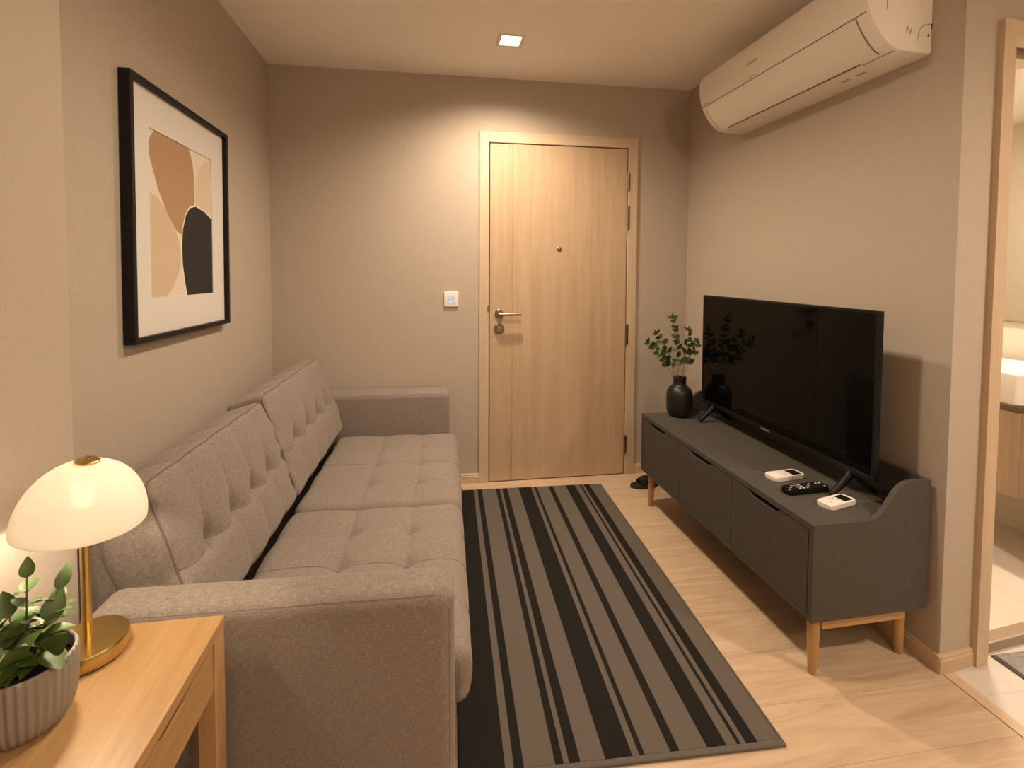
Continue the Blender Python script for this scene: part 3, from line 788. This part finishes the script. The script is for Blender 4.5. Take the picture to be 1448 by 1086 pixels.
def ycut(pts):
    out = []
    for y, z in pts:
        q = (max(-AW, min(AW, y)), max(-AH, min(AH, z)))
        if not out or (abs(q[0] - out[-1][0]) + abs(q[1] - out[-1][1])) > 1e-6: out.append(q)
    return out
def smooth_shape(ctrl, n=10, closed=True):
    out = []; k = len(ctrl)
    for i in range(k):
        p0, p1, p2, p3 = [Vector(ctrl[(i + j - 1) % k]) for j in range(4)]
        for s in range(n):
            t = s / n
            out.append(tuple(0.5 * ((2 * p1) + (-p0 + p2) * t + (2 * p0 - 5 * p1 + 4 * p2 - p3) * t * t + (-p0 + 3 * p1 - 3 * p2 + p3) * t ** 3)))
    return out
def uv(u, v): return (-AW + 2 * AW * u, AH - 2 * AH * v)     # u across from the near side, v down
def art(name, pts, mat, x0, x1):
    bm = bmesh.new(); prism(bm, ycut(pts), 'X', x0, x1); return link(name, bm, mat, pic)
sand_r = [uv(1, 0.02)] + [uv(0.97, 0.02), uv(0.86, 0.05), uv(0.76, 0.12), uv(0.71, 0.22), uv(0.695, 0.36), uv(0.70, 0.6)] + [uv(1, 0.6)]
art('sand_shape', sand_r, M['art_pale'], 0.0132, 0.0134)
sand_l = [uv(0, 0.375), uv(0.10, 0.39), uv(0.24, 0.455), uv(0.36, 0.56), uv(0.43, 0.68), uv(0.44, 0.76), uv(0.41, 0.84), uv(0.33, 0.93), uv(0.22, 1.0), uv(0, 1)]
art('sand_shape', sand_l, M['art_sand'], 0.0132, 0.0135)
tan = [uv(0.085, 0.0), uv(0.60, 0.0), uv(0.66, 0.10), uv(0.685, 0.22), uv(0.675, 0.36), uv(0.63, 0.48), uv(0.56, 0.565), uv(0.475, 0.60), uv(0.39, 0.58), uv(0.26, 0.49), uv(0.13, 0.35), uv(0.04, 0.20), uv(0.0, 0.13), uv(0.0, 0.11), uv(0.03, 0.05)]
art('tan_shape', tan, M['art_tan'], 0.0132, 0.0137)
blk = [uv(1, 0.445), uv(0.86, 0.405), uv(0.70, 0.385), uv(0.60, 0.405), uv(0.53, 0.46), uv(0.475, 0.56), uv(0.455, 0.68), uv(0.465, 0.80), uv(0.50, 0.92), uv(0.53, 1.0), uv(1, 1)]
blk_w = [uv(1, 0.435), uv(0.86, 0.395), uv(0.70, 0.375), uv(0.593, 0.395), uv(0.518, 0.455), uv(0.463, 0.56), uv(0.442, 0.68), uv(0.452, 0.80), uv(0.488, 0.92), uv(0.515, 1.0), uv(1, 1)]
art('pale_outline', blk_w, M['art_white'], 0.0132, 0.0139)
art('black_shape', blk, M['art_black'], 0.0132, 0.0141)

# ================================================================== WALL SWITCH
sw = thing('wall_switch', 'square white wall switch with small bluish display left of the door', 'switch', (0.126, YB, 1.1225))
link('plate', B(-0.043, 0.043, -0.011, -0.0005, -0.045, 0.045, 0.003, 3), M['white'], sw, True)
link('display', B(-0.020, 0.017, -0.0118, -0.0109, -0.023, 0.023, 0.001, 1), M['display'], sw)
bm = bmesh.new(); prism(bm, [(-0.017, -0.020), (0.012, -0.020), (0.008, -0.014), (0.003, -0.006), (-0.002, -0.001), (-0.006, -0.008), (-0.017, -0.016)], 'Y', -0.0122, -0.0117)
for z in (0.008, 0.014): box(bm, -0.016, 0.006, -0.0122, -0.0117, z, z + 0.003)
link('display_mark', bm, M['displaymark'], sw)
link('sensor_dot', B(0.023, 0.028, -0.0114, -0.0109, -0.024, -0.019), M['acseam'], sw)

# ================================================================== DOWNLIGHT
DLX, DLY = 0.398, 2.432
dl = thing('ceiling_downlight', 'square recessed downlight glowing in the ceiling before the door', 'ceiling light', (DLX, DLY, H))
bm = bmesh.new()
for (x0, x1, y0, y1) in ((-.066, .066, -.066, -.048), (-.066, .066, .048, .066), (-.066, -.048, -.048, .048), (.048, .066, -.048, .048)):
    box(bm, x0, x1, y0, y1, -0.005, -0.0003, 0.0008, 1)
link('trim_frame', bm, M['trimwhite'], dl)
link('light_panel', B(-.0475, .0475, -.0475, .0475, -0.003, -0.0005), M['lampglow'], dl)

# ================================================================== AIR CONDITIONER
AY0, AY1 = 1.405, 2.390
ac = thing('air_conditioner', 'white split air conditioner high on the right wall', 'air conditioner', (XR, AY0, 2.013))
ALEN = AY1 - AY0
# outline (distance from the wall, height) from the bottom at the wall, out, round the front and back over the top
ap = [(0.0, 0.0), (0.118, 0.006), (0.140, 0.012), (0.160, 0.024), (0.184, 0.046), (0.205, 0.072), (0.222, 0.098), (0.234, 0.122), (0.243, 0.150),
      (0.249, 0.180), (0.252, 0.215), (0.2515, 0.245), (0.246, 0.266), (0.234, 0.281), (0.214, 0.289), (0.18, 0.292), (0.0, 0.292)]
def acshape(bm, prof, y0, y1, rnd_=0.012):
    n = len(prof)
    cx, cz = -0.11, 0.15
    rows = []
    steps = [(y0, rnd_), (y0 + rnd_ * .3, rnd_ * .35), (y0 + rnd_, 0.0), (y1 - rnd_, 0.0), (y1 - rnd_ * .3, rnd_ * .35), (y1, rnd_)]
    for y, ins in steps:
        row = []
        for d, z in prof:
            x = -d; f = 1.0
            vx, vz = x - cx, z - cz; ln = math.hypot(vx, vz)
            k = (ln - ins) / ln
            xx = cx + vx * k; zz = cz + vz * k
            if d == 0: xx = -0.0008
            row.append(bm.verts.new((xx, y, zz)))
        rows.append(row)
    for a, b in zip(rows, rows[1:]):
        for i in range(n): bm.faces.new((a[i], a[(i + 1) % n], b[(i + 1) % n], b[i]))
    bm.faces.new(rows[0]); bm.faces.new(rows[-1][::-1])
bm = bmesh.new(); acshape(bm, ap, 0.0, ALEN); link('housing', bm, M['acwhite'], ac, True, 0.5)
def shell(prof_idx, off, y0, y1, thick=0.004):
    """a thin panel riding on part of the outline"""
    pts = [Vector((-ap[i][0], 0, ap[i][1])) for i in prof_idx]
    nr_ = []
    for k in range(len(pts)):
        t = pts[min(k + 1, len(pts) - 1)] - pts[max(k - 1, 0)]
        nn = Vector((-t.z, 0, t.x)).normalized()
        if nn.x > 0 and abs(nn.x) > abs(nn.z): nn = -nn
        if nn.dot(pts[k] - Vector((-0.11, 0, 0.15))) < 0: nn = -nn
        nr_.append(nn)
    bm = bmesh.new()
    o = [p + n * (off + thick) for p, n in zip(pts, nr_)]; i_ = [p + n * (off) for p, n in zip(pts, nr_)]
    ring = o + i_[::-1]
    prism(bm, [(p.x, p.z) for p in ring], 'Y', y0, y1)
    return bm
# swing louver between the two long seams
link('louver', shell([2, 3, 4, 5, 6, 7], -0.0015, 0.055, ALEN - 0.045, 0.004), M['acwhite'], ac, True, 0.5)
def seam(name, pts, r, mat=M['acseam']):
    bm = bmesh.new(); tube(bm, pts, r, 6); return link(name, bm, mat, ac)
e7 = (-ap[7][0] - 0.0005, ap[7][1] + 0.003)
seam('seam', [(e7[0], 0.012, e7[1]), (e7[0], ALEN - 0.012, e7[1])], 0.0020)
seam('air_slot', [(-0.1385, 0.13, 0.0105), (-0.1385, ALEN - 0.09, 0.0105)], 0.0042)
for yy in (0.052, ALEN - 0.042):
    seam('seam', [(-ap[i][0] - 0.0006, yy, ap[i][1]) for i in (2, 3, 4, 5, 6, 7)], 0.0017)
seam('seam', [(-0.128, 0.012, 0.0075), (-0.128, 0.13, 0.0075)], 0.0009)
# side-face details on the near end
seam('seam', [(-0.045, -0.0004, 0.150), (-0.045, -0.0004, 0.280)], 0.0008)
seam('seam', [(-0.172, -0.0004, 0.130), (-0.172, -0.0004, 0.285)], 0.0008)
seam('side_cover', [(-0.052, 0.002, 0.016), (-0.052, -0.0004, 0.06), (-0.044, -0.0004, 0.082), (-0.026, -0.0004, 0.094), (-0.002, -0.0004, 0.098)], 0.0009)
bm = bmesh.new(); cyl(bm, (-0.013, 0.004, 0.060), (-0.013, -0.0008, 0.060), 0.0035, seg=14); link('screw_hole', bm, M['gap'], ac)
bm = bmesh.new(); box(bm, -0.004, -0.0005, -0.001, 0.01, 0.080, 0.098); link('clip', bm, M['acseam'], ac)
for x0, z0 in ((-0.098, 0.062), (-0.087, 0.054)):
    bm = bmesh.new(); prism(bm, [(x0, z0), (x0 + 0.010, z0 + 0.012), (x0 + 0.010, z0 + 0.028), (x0, z0 + 0.014)], 'Y', -0.0006, 0.003); link('side_print', bm, M['acgrey'], ac)
for y0 in (0.17, 0.235):
    bm = bmesh.new(); box(bm, -0.085, -0.070, y0, y0 + 0.032, 0.0022, 0.0075); link('underside_print', bm, M['acgrey'], ac)
def on_front(i, f): return (-(ap[i][0] * (1 - f) + ap[i + 1][0] * f), ap[i][1] * (1 - f) + ap[i + 1][1] * f)
x_, z_ = on_front(9, 0.3)
bm = bmesh.new(); box(bm, x_ - 0.0012, x_ + 0.004, 0.53, 0.59, z_ - 0.0045, z_ + 0.0045, 0.0005, 1); link('badge', bm, M['acgrey'], ac)
x_, z_ = on_front(7, 0.45)
for (y0, y1) in ((0.545, 0.60), (ALEN - 0.075, ALEN - 0.025)):
    bm = bmesh.new(); box(bm, x_ - 0.0022, x_ + 0.004, y0, y1, z_ - 0.0015, z_ + 0.0015); link('panel_catch', bm, M['acgrey'], ac)

# ================================================================== TELEVISION CONSOLE
KX, KY, KROT = 1.183, 1.326, 0.0150
KL, KD, ZB0, ZT, ZK = 1.212, 0.430, 0.190, 0.504, 0.620
con = thing('tv_console', 'low dark grey television console with three doors and beech legs', 'cabinet', (KX, KY, 0), KROT)
def side_outline():
    fr = [(0, ZB0), (0, ZT)]
    cv = [(0.205, ZT), (0.222, ZT + 0.003), (0.240, ZT + 0.012), (0.257, ZT + 0.029), (0.275, ZT + 0.053), (0.295, ZT + 0.081), (0.313, ZT + 0.099), (0.333, ZT + 0.111), (0.356, ZT + 0.1155), (KD, ZT + 0.116)]
    return fr + cv + [(KD, ZB0)]
bm = bmesh.new()
prism(bm, side_outline(), 'Y', 0.0, 0.018)
prism(bm, side_outline(), 'Y', KL - 0.018, KL)
box(bm, 0.0, KD - 0.012, 0.018, KL - 0.018, ZT - 0.020, ZT)
box(bm, 0.0, KD - 0.012, 0.018, KL - 0.018, ZB0, ZB0 + 0.018)
link('body', bm, M['console'], con)
link('back_panel', B(KD - 0.012, KD, 0.018, KL - 0.018, ZB0, ZK), M['console'], con)
link('interior', B(0.030, KD - 0.014, 0.0182, KL - 0.0182, ZB0 + 0.0182, ZT - 0.0202), M['console_in'], con)
y0d, y1d = 0.0200, KL - 0.0200
wd = (y1d - y0d) / 3
for k in range(3):
    a, b_ = y0d + wd * k + 0.0015, y0d + wd * (k + 1) - 0.0015
    zb2, zt2 = ZB0 + 0.0205, ZT - 0.0235
    c = (a + b_) / 2 + (0.015, 0.03, 0.06)[k] * (1 if k < 2 else 0.6)
    w2 = 0.092
    nt_ = [(c + w2, zt2), (c + w2 - 0.012, zt2 - 0.003), (c + w2 - 0.030, zt2 - 0.013), (c + w2 - 0.048, zt2 - 0.0155), (c - w2 + 0.048, zt2 - 0.0155), (c - w2 + 0.030, zt2 - 0.013), (c - w2 + 0.012, zt2 - 0.003), (c - w2, zt2)]
    bm = bmesh.new(); prism(bm, [(a, zb2), (b_, zb2), (b_, zt2)] + nt_ + [(a, zt2)], 'X', 0.0005, 0.018)
    link('cabinet_door', bm, M['console'], con)
for (x, y, dx, dy) in ((0.040, 0.034, -.003, -.004), (0.040, KL - 0.052, -.003, .004), (KD - 0.040, 0.060, .006, -.002), (KD - 0.040, KL - 0.06, .006, .004)):
    bm = bmesh.new(); tube(bm, [(x + dx, y + dy, 0.0), (x + dx, y + dy, 0.004), (x, y, ZB0 + 0.0)], [0.0115, 0.013, 0.0205], 24)
    link('leg', bm, M['legwood'], con, True)
for y in (0.030, KL - 0.046):
    link('rail', B(0.058, KD - 0.058, y - 0.011, y + 0.011, ZB0 - 0.040, ZB0 - 0.0003), M['legwood_h'], con)
def kpos(x, y, z=0.0):
    c, s = math.cos(KROT), math.sin(KROT)
    return (KX + x * c - y * s, KY + x * s + y * c, z)

# ================================================================== TELEVISION
tv = thing('television', 'black flat television switched off on the grey console', 'television', (1.468, 1.400, ZT), 0.0016)
TVL, TZ0, TZ1 = 1.046, 0.588 - ZT, 1.167 - ZT
bm = bmesh.new(); box(bm, 0.003, 0.020, 0.0, TVL, TZ0, TZ1, 0.003, 2); box(bm, 0.018, 0.055, 0.12, TVL - 0.12, TZ0 + 0.02, TZ0 + 0.36, 0.008, 2)
link('casing', bm, M['black'], tv)
bm = bmesh.new()
bz = 0.009
for (y0, y1, z0, z1) in ((0, TVL, TZ1 - bz, TZ1), (0, TVL, TZ0, TZ0 + 0.018), (0, bz + .002, TZ0 + 0.018, TZ1 - bz), (TVL - bz, TVL, TZ0 + 0.018, TZ1 - bz)):
    box(bm, -0.001, 0.0035, y0, y1, z0, z1, 0.0008, 1)
link('bezel', bm, simple('tv_bezel', (0.008, 0.0075, 0.007), 0.35, spec=0.25), tv)
link('screen', B(0.0008, 0.0032, bz, TVL - bz, TZ0 + 0.018, TZ1 - bz), M['screen'], tv)
bm = bmesh.new(); box(bm, -0.0022, 0.0, 0.505, 0.560, TZ0 + 0.003, TZ0 + 0.013, 0.0005, 1)
bd = link('badge', bm, simple('tv_badge', (0.22, 0.20, 0.18), 0.4, 0.6), tv)
for y in (0.098, TVL - 0.10):
    for sgn in (-1, 1):
        bm = bmesh.new()
        x1 = 0.018 + sgn * 0.092
        tube(bm, [(0.018, y, TZ0 + 0.004), (0.018 + sgn * 0.03, y, TZ0 - 0.030), (x1 - sgn * .012, y - .004, 0.0135), (x1, y - 0.004, 0.0085)], [0.016, 0.013, 0.010, 0.0075], 12)
        link('stand_foot', bm, M['black'], tv, True)

# ================================================================== VASE AND SPRIGS
VX, VY = 1.352, 2.472
vase = thing('vase', 'matte black bottle-neck vase on the far end of the grey console', 'vase', (VX, VY, ZT))
vp = [(0.036, 0.0), (0.051, 0.002), (0.057, 0.008), (0.0645, 0.020), (0.0685, 0.04), (0.0695, 0.07), (0.0695, 0.105), (0.067, 0.130), (0.059, 0.150), (0.047, 0.162), (0.038, 0.167), (0.0345, 0.173), (0.0335, 0.180),
      (0.0335, 0.207), (0.0355, 0.213), (0.0345, 0.2145), (0.031, 0.213), (0.030, 0.205), (0.030, 0.168), (0.045, 0.150), (0.058, 0.10), (0.058, 0.02)]
bm = bmesh.new(); lathe(bm, vp, seg=56); link('vessel', bm, M['vase'], vase, True, 1.0)
rnd = random.Random(5)
def sprig(label, tip, bend, seed, nl):
    s = thing('leafy_sprig', label, 'sprig', (VX, VY, ZT), 0, 'green sprigs in the black vase')
    r = random.Random(seed)
    p0 = Vector((r.uniform(-.012, .012), r.uniform(-.008, .008), 0.03)); p3 = Vector(tip)
    p1 = Vector((p3.x * 0.08, p3.y * .08, 0.20)); p2 = p1.lerp(p3, 0.55) + Vector(bend)
    pts = []
    for i in range(17):
        t = i / 16; u = 1 - t
        pts.append(p0 * u ** 3 + p1 * 3 * u * u * t + p2 * 3 * u * t * t + p3 * t ** 3)
    # keep the stem inside the neck
    pts = [Vector((max(-.02, min(.02, p.x)), max(-.02, min(.02, p.y)), p.z)) if p.z < 0.215 else p for p in pts]
    bm = bmesh.new(); tube(bm, pts, [0.0022 - 0.0012 * i / 16 for i in range(17)], 6); link('stem', bm, M['stem'], s, True)
    bm = bmesh.new()
    above = [i for i in range(17) if pts[i].z > 0.262]
    i0 = above[0]
    for k in range(nl):
        f = i0 + (16 - i0) * (k + 0.3) / (nl - 0.7)
        i = min(15, int(f)); p = pts[i].lerp(pts[i + 1], min(1, f - i)); t = (pts[i + 1] - pts[i]).normalized()
        side = t.cross(Vector((0.15, -1, 0.1))).normalized()
        side = Matrix.Rotation((k % 2) * 0.9 - 0.45 + r.uniform(-0.5, 0.5), 3, t) @ side
        ln = (0.050 - 0.020 * k / nl) * r.uniform(0.8, 1.15)
        for sg in (1, -1):
            d = side * sg * r.uniform(0.6, 0.95) + t * r.uniform(0.35, 0.85) + Vector((0, r.uniform(-.5, .3), r.uniform(-.15, .15)))
            leaf(bm, p + t * r.uniform(-.008, .008), d, Vector((r.uniform(-.4, .4), -1, r.uniform(0.0, 0.7))), ln * r.uniform(.85, 1.1), ln * 0.60, r.uniform(0.0, 0.35), 0.2, 6)
    leaf(bm, pts[-1], (pts[-1] - pts[-2]), Vector((0, -1, 0.2)), 0.03, 0.014, 0.1, 0.2, 5)
    link('leaves', bm, M['leafdark'], s, True, 3.0)
sprig('tallest green sprig rising from the middle of the black vase', (-0.045, 0.0, 0.535), (0.01, 0, 0.05), 1, 9)
sprig('lowest left green sprig in the black vase, reaching towards the door', (-0.185, -0.01, 0.405), (-0.01, 0, 0.045), 2, 7)
sprig('second green sprig from the left in the black vase', (-0.130, 0.01, 0.450), (0.015, 0.0, 0.02), 3, 7)
sprig('right-leaning tall green sprig in the black vase', (0.056, 0.015, 0.462), (0.01, 0, 0.01), 4, 7)
sprig('lowest right green sprig in the black vase, nearly touching the television', (0.120, 0.045, 0.395), (0.0, 0, 0.02), 6, 6)

# ================================================================== REMOTES
def white_remote(label, x, y, ang, ln, wd, keys):
    t = thing('remote_control', label, 'remote control', (x, y, ZT), ang, 'white remotes on the console')
    bm = bmesh.new(); prism(bm, rrect(-ln / 2, ln / 2, -wd / 2, wd / 2, 0.012, 5), 'Z', 0.0005, 0.016)
    es = [e for e in bm.edges if abs(e.verts[0].co.z - e.verts[1].co.z) < 1e-6]
    bmesh.ops.bevel(bm, geom=es, offset=0.003, segments=3, profile=0.5, affect='EDGES')
    link('shell', bm, M['white'], t, True, 0.5)
    link('lcd', B(ln / 2 - 0.052, ln / 2 - 0.012, -wd / 2 + 0.007, wd / 2 - 0.008, 0.0158, 0.0166, 0.0003, 1), M['lcd'], t)
    for (kx, ky, kw, kh, mt) in keys:
        link('button', B(kx - kw / 2, kx + kw / 2, ky - kh / 2, ky + kh / 2, 0.0158, 0.0166), M[mt], t)
    if not keys:
        link('button_panel', B(-ln / 2 + 0.012, ln / 2 - 0.058, -wd / 2 + 0.007, wd / 2 - 0.007, 0.0158, 0.0163), M['white'], t)
white_remote('white air conditioner remote farther along the console, behind the black remote', 1.350, 1.664, 0.12, 0.142, 0.058, [])
white_remote('white air conditioner remote nearest the front end of the console', 1.370, 1.443, 0.24, 0.132, 0.055,
             [(-0.035, -0.004, 0.005, 0.004, 'button_grey'), (0.0, 0.012, 0.010, 0.004, 'button_grey'), (0.003, -0.004, 0.005, 0.003, 'button_grey'), (0.006, -0.015, 0.010, 0.004, 'button_grey')])
t = thing('remote_control', 'black television remote lying between the two white remotes', 'remote control', (1.338, 1.546, ZT), 0.06)
bm = bmesh.new(); prism(bm, rrect(-0.088, 0.088, -0.023, 0.023, 0.015, 6), 'Z', 0.0005, 0.019)
es = [e for e in bm.edges if abs(e.verts[0].co.z - e.verts[1].co.z) < 1e-6]
bmesh.ops.bevel(bm, geom=es, offset=0.004, segments=3, profile=0.5, affect='EDGES')
link('shell', bm, M['black'], t, True, 0.5)
for i in range(11):
    for j in range(3):
        x = -0.076 + i * 0.0148; y = -0.012 + j * 0.012
        mt = 'button_grey'
        if (i, j) == (3, 2): mt = 'button_red'
        elif i in (4, 3) or (i, j) in ((9, 2), (10, 2)): mt = 'button_white'
        elif (i * 7 + j * 3) % 5: mt = 'lcd'
        link('button', B(x - 0.0042, x + 0.0042, y - 0.0032, y + 0.0032, 0.0187, 0.0202, 0.0006, 1), M[mt], t)

# ================================================================== SANDAL BY THE WALL
sd = thing('sandal', 'dark slip-on sandal on the floor behind the console leg', 'sandal', (1.275, 2.726, 0), 0.05)
def sole_outline(ln, w):
    pts = []
    for i in range(28):
        a = 2 * PI * i / 28
        x = math.cos(a) * ln / 2; y = math.sin(a) * w / 2 * (1 + 0.18 * math.cos(a + PI) - 0.12 * math.cos(2 * a))
        pts.append((x, y))
    return pts
bm = bmesh.new(); prism(bm, sole_outline(0.18, 0.075), 'Z', 0.0005, 0.016)
link('sole', bm, M['sandal'], sd, True, 0.6)
bm = bmesh.new()
rows = []
for i in range(7):
    x = -0.042 + 0.085 * i / 6
    h = 0.042 * math.sin(PI * (0.18 + 0.6 * i / 6)) + 0.014
    rows.append([bm.verts.new((x + 0.008 * math.cos(PI * k / 10) ** 2, -0.036 * math.cos(PI * k / 10), 0.010 + h * math.sin(PI * k / 10))) for k in range(11)])
for a, b in zip(rows, rows[1:]):
    for k in range(10): bm.faces.new((a[k], a[k + 1], b[k + 1], b[k]))
bmesh.ops.solidify(bm, geom=bm.faces[:], thickness=0.004)
link('strap', bm, M['sandal'], sd, True, 1.0)

# ================================================================== BATHROOM FITTINGS
VFX, VY0, VY1 = 2.400, 1.643, 2.45
van = thing('vanity_cabinet', 'wall-hung wood vanity cabinet inside the bathroom doorway', 'cabinet', (VFX, VY0, 0))
bm = B(0.018, BXR - VFX, 0.0, VY1 - VY0, 0.358, 0.718, 0.001, 1); link('body', bm, M['vanitywood'], van)
for k in range(2):
    a = k * (VY1 - VY0) / 2
    link('drawer_front', B(0.0, 0.0175, a + 0.001 + 0.0, a + (VY1 - VY0) / 2 - 0.001, 0.358, 0.716, 0.001, 1), M['vanitywood'], van)
link('countertop', B(-0.006, BXR - VFX, -0.004, VY1 - VY0, 0.7185, 0.742, 0.001, 1), M['counter'], van)
bas = thing('wash_basin', 'white rectangular basin standing on the wood vanity', 'basin', (VFX, VY0, 0.7425))
bm = bmesh.new()
o0 = rrect(0.0, 0.40, 0.0, 0.62, 0.022, 4); i0 = rrect(0.022, 0.378, 0.022, 0.598, 0.02, 4); i1 = rrect(0.05, 0.35, 0.06, 0.56, 0.02, 4)
rs = [[(p[0] * .98 + .004, p[1] * .98 + .006, 0.0) for p in o0], [(p[0], p[1], 0.006) for p in o0], [(p[0], p[1], 0.128) for p in o0], [(p[0], p[1], 0.132) for p in rrect(0.003, 0.397, 0.003, 0.617, 0.022, 4)],
      [(p[0], p[1], 0.132) for p in i0], [(p[0], p[1], 0.05) for p in i1], ]
vv = [[bm.verts.new(p) for p in r_] for r_ in rs]
for a, b in zip(vv, vv[1:]):
    for k in range(len(a)): bm.faces.new((a[k], a[(k + 1) % len(a)], b[(k + 1) % len(a)], b[k]))
bm.faces.new(vv[0][::-1]); bm.faces.new(vv[-1])
link('bowl', bm, M['porcelain'], bas, True, 0.6)
bm = bmesh.new(); lathe(bm, [(0.018, 0.0505), (0.018, 0.0525), (0.0, 0.0535)], (0.2, 0.31, 0), 20, cap1=False); link('drain', bm, M['steel'], bas, True)
mi = thing('bathroom_mirror', 'frameless mirror above the white basin in the bathroom', 'mirror', (BXR, 1.58, 0))
MZ0, MZ1 = 1.058, 2.29
bm = bmesh.new()
box(bm, -0.012, -0.001, 0.0, 0.345, MZ0, MZ1); box(bm, -0.012, -0.001, 0.347, 1.30, MZ0, MZ1)
link('glass', bm, M['mirror'], mi)
bm = bmesh.new(); box(bm, -0.0135, -0.001, 0.0, 1.30, MZ0 - 0.008, MZ0 - 0.0005); box(bm, -0.011, -0.001, 0.3452, 0.3468, MZ0, MZ1)
link('edge_strip', bm, M['mirror_edge'], mi)
fm = thing('bath_mat', 'grey looped mat on the cream tile before the bathroom step', 'mat', (1.858, 0.72, 0), -0.02)
link('pile', B(0.008, 0.75, 0.008, 0.600, 0.0005, 0.012, 0.003, 2), M['bathmat'], fm)
bm = bmesh.new(); box(bm, 0.0, 0.758, 0.0, 0.608, 0.0003, 0.006, 0.002, 1); link('border', bm, M['bathmat_edge'], fm)

# ================================================================== LIGHTS
def lamp_light(name, typ, loc, power, col, radius=0.05, **k):
    l = bpy.data.lights.new(name, typ); l.energy = power; l.color = col
    if typ in ('POINT', 'SPOT'): l.shadow_soft_size = radius
    for a, v in k.items(): setattr(l, a, v)
    o = bpy.data.objects.new(name, l); COL.objects.link(o); o.location = loc
    return o
WARM = (1.0, 0.79, 0.575)
lamp_light('downlight_door', 'SPOT', (DLX, DLY, H - 0.012), 130, WARM, 0.045, spot_size=math.radians(157), spot_blend=0.9)
lamp_light('fill_near', 'SPOT', (0.32, 1.45, H - 0.012), 92, WARM, 0.06, spot_size=math.radians(165), spot_blend=0.8)  # unseen lamp without a fixture, added to brighten seat, floor and lower door
lamp_light('downlight_hall', 'SPOT', (2.25, -0.10, H - 0.012), 182, (1.0, 0.80, 0.61), 0.06, spot_size=math.radians(165), spot_blend=0.7)
lamp_light('fill_rear', 'POINT', (0.9, -0.9, 2.12), 30, WARM, 0.12)  # unseen fill behind the viewer, added to lift the ceiling
lamp_light('bathroom_light', 'AREA', (2.30, 1.78, 2.29), 34, (1.0, 0.84, 0.66), shape='SQUARE', size=0.15)
lamp_light('lamp_bulb', 'POINT', (LX, LYY, TZ + 0.298), 11.5, (1.0, 0.82, 0.58), 0.016)

w = bpy.data.worlds.new('World'); scene.world = w; w.use_nodes = True
w.node_tree.nodes['Background'].inputs['Color'].default_value = (1.0, 0.8, 0.6, 1)
w.node_tree.nodes['Background'].inputs['Strength'].default_value = 0.02

# ================================================================== CAMERA
f, cx, cy, yaw, pitch, roll, h = 690.06, 713.93, 410.03, 0.1529, 0.0415, 0.0040, 1.2995
cyw, syw = math.cos(yaw), math.sin(yaw); cp, sp_ = math.cos(pitch), math.sin(pitch)
fw = Vector((syw * cp, cyw * cp, -sp_)); rt = Vector((cyw, -syw, 0)); up = rt.cross(fw)
r2 = rt * math.cos(roll) + up * math.sin(roll); u2 = -rt * math.sin(roll) + up * math.cos(roll)
cam = bpy.data.cameras.new('camera'); co = bpy.data.objects.new('camera', cam); COL.objects.link(co)
co.matrix_world = Matrix(((r2.x, u2.x, -fw.x, 0), (r2.y, u2.y, -fw.y, 0), (r2.z, u2.z, -fw.z, h), (0, 0, 0, 1)))
cam.sensor_width = 36.0; cam.lens = f / 1448 * 36.0
cam.shift_x = (724 - cx) / 1448; cam.shift_y = (cy - 543) / 1448
cam.clip_start = 0.02; cam.clip_end = 50
scene.camera = co

scene.view_settings.view_transform = 'Standard'
scene.view_settings.look = 'None'
scene.view_settings.gamma = 1.0
scene.view_settings.use_curve_mapping = False
scene.view_settings.exposure = 0.0
scene.cycles.max_bounces = 10
scene.cycles.diffuse_bounces = 6
scene.cycles.sample_clamp_indirect = 6.0
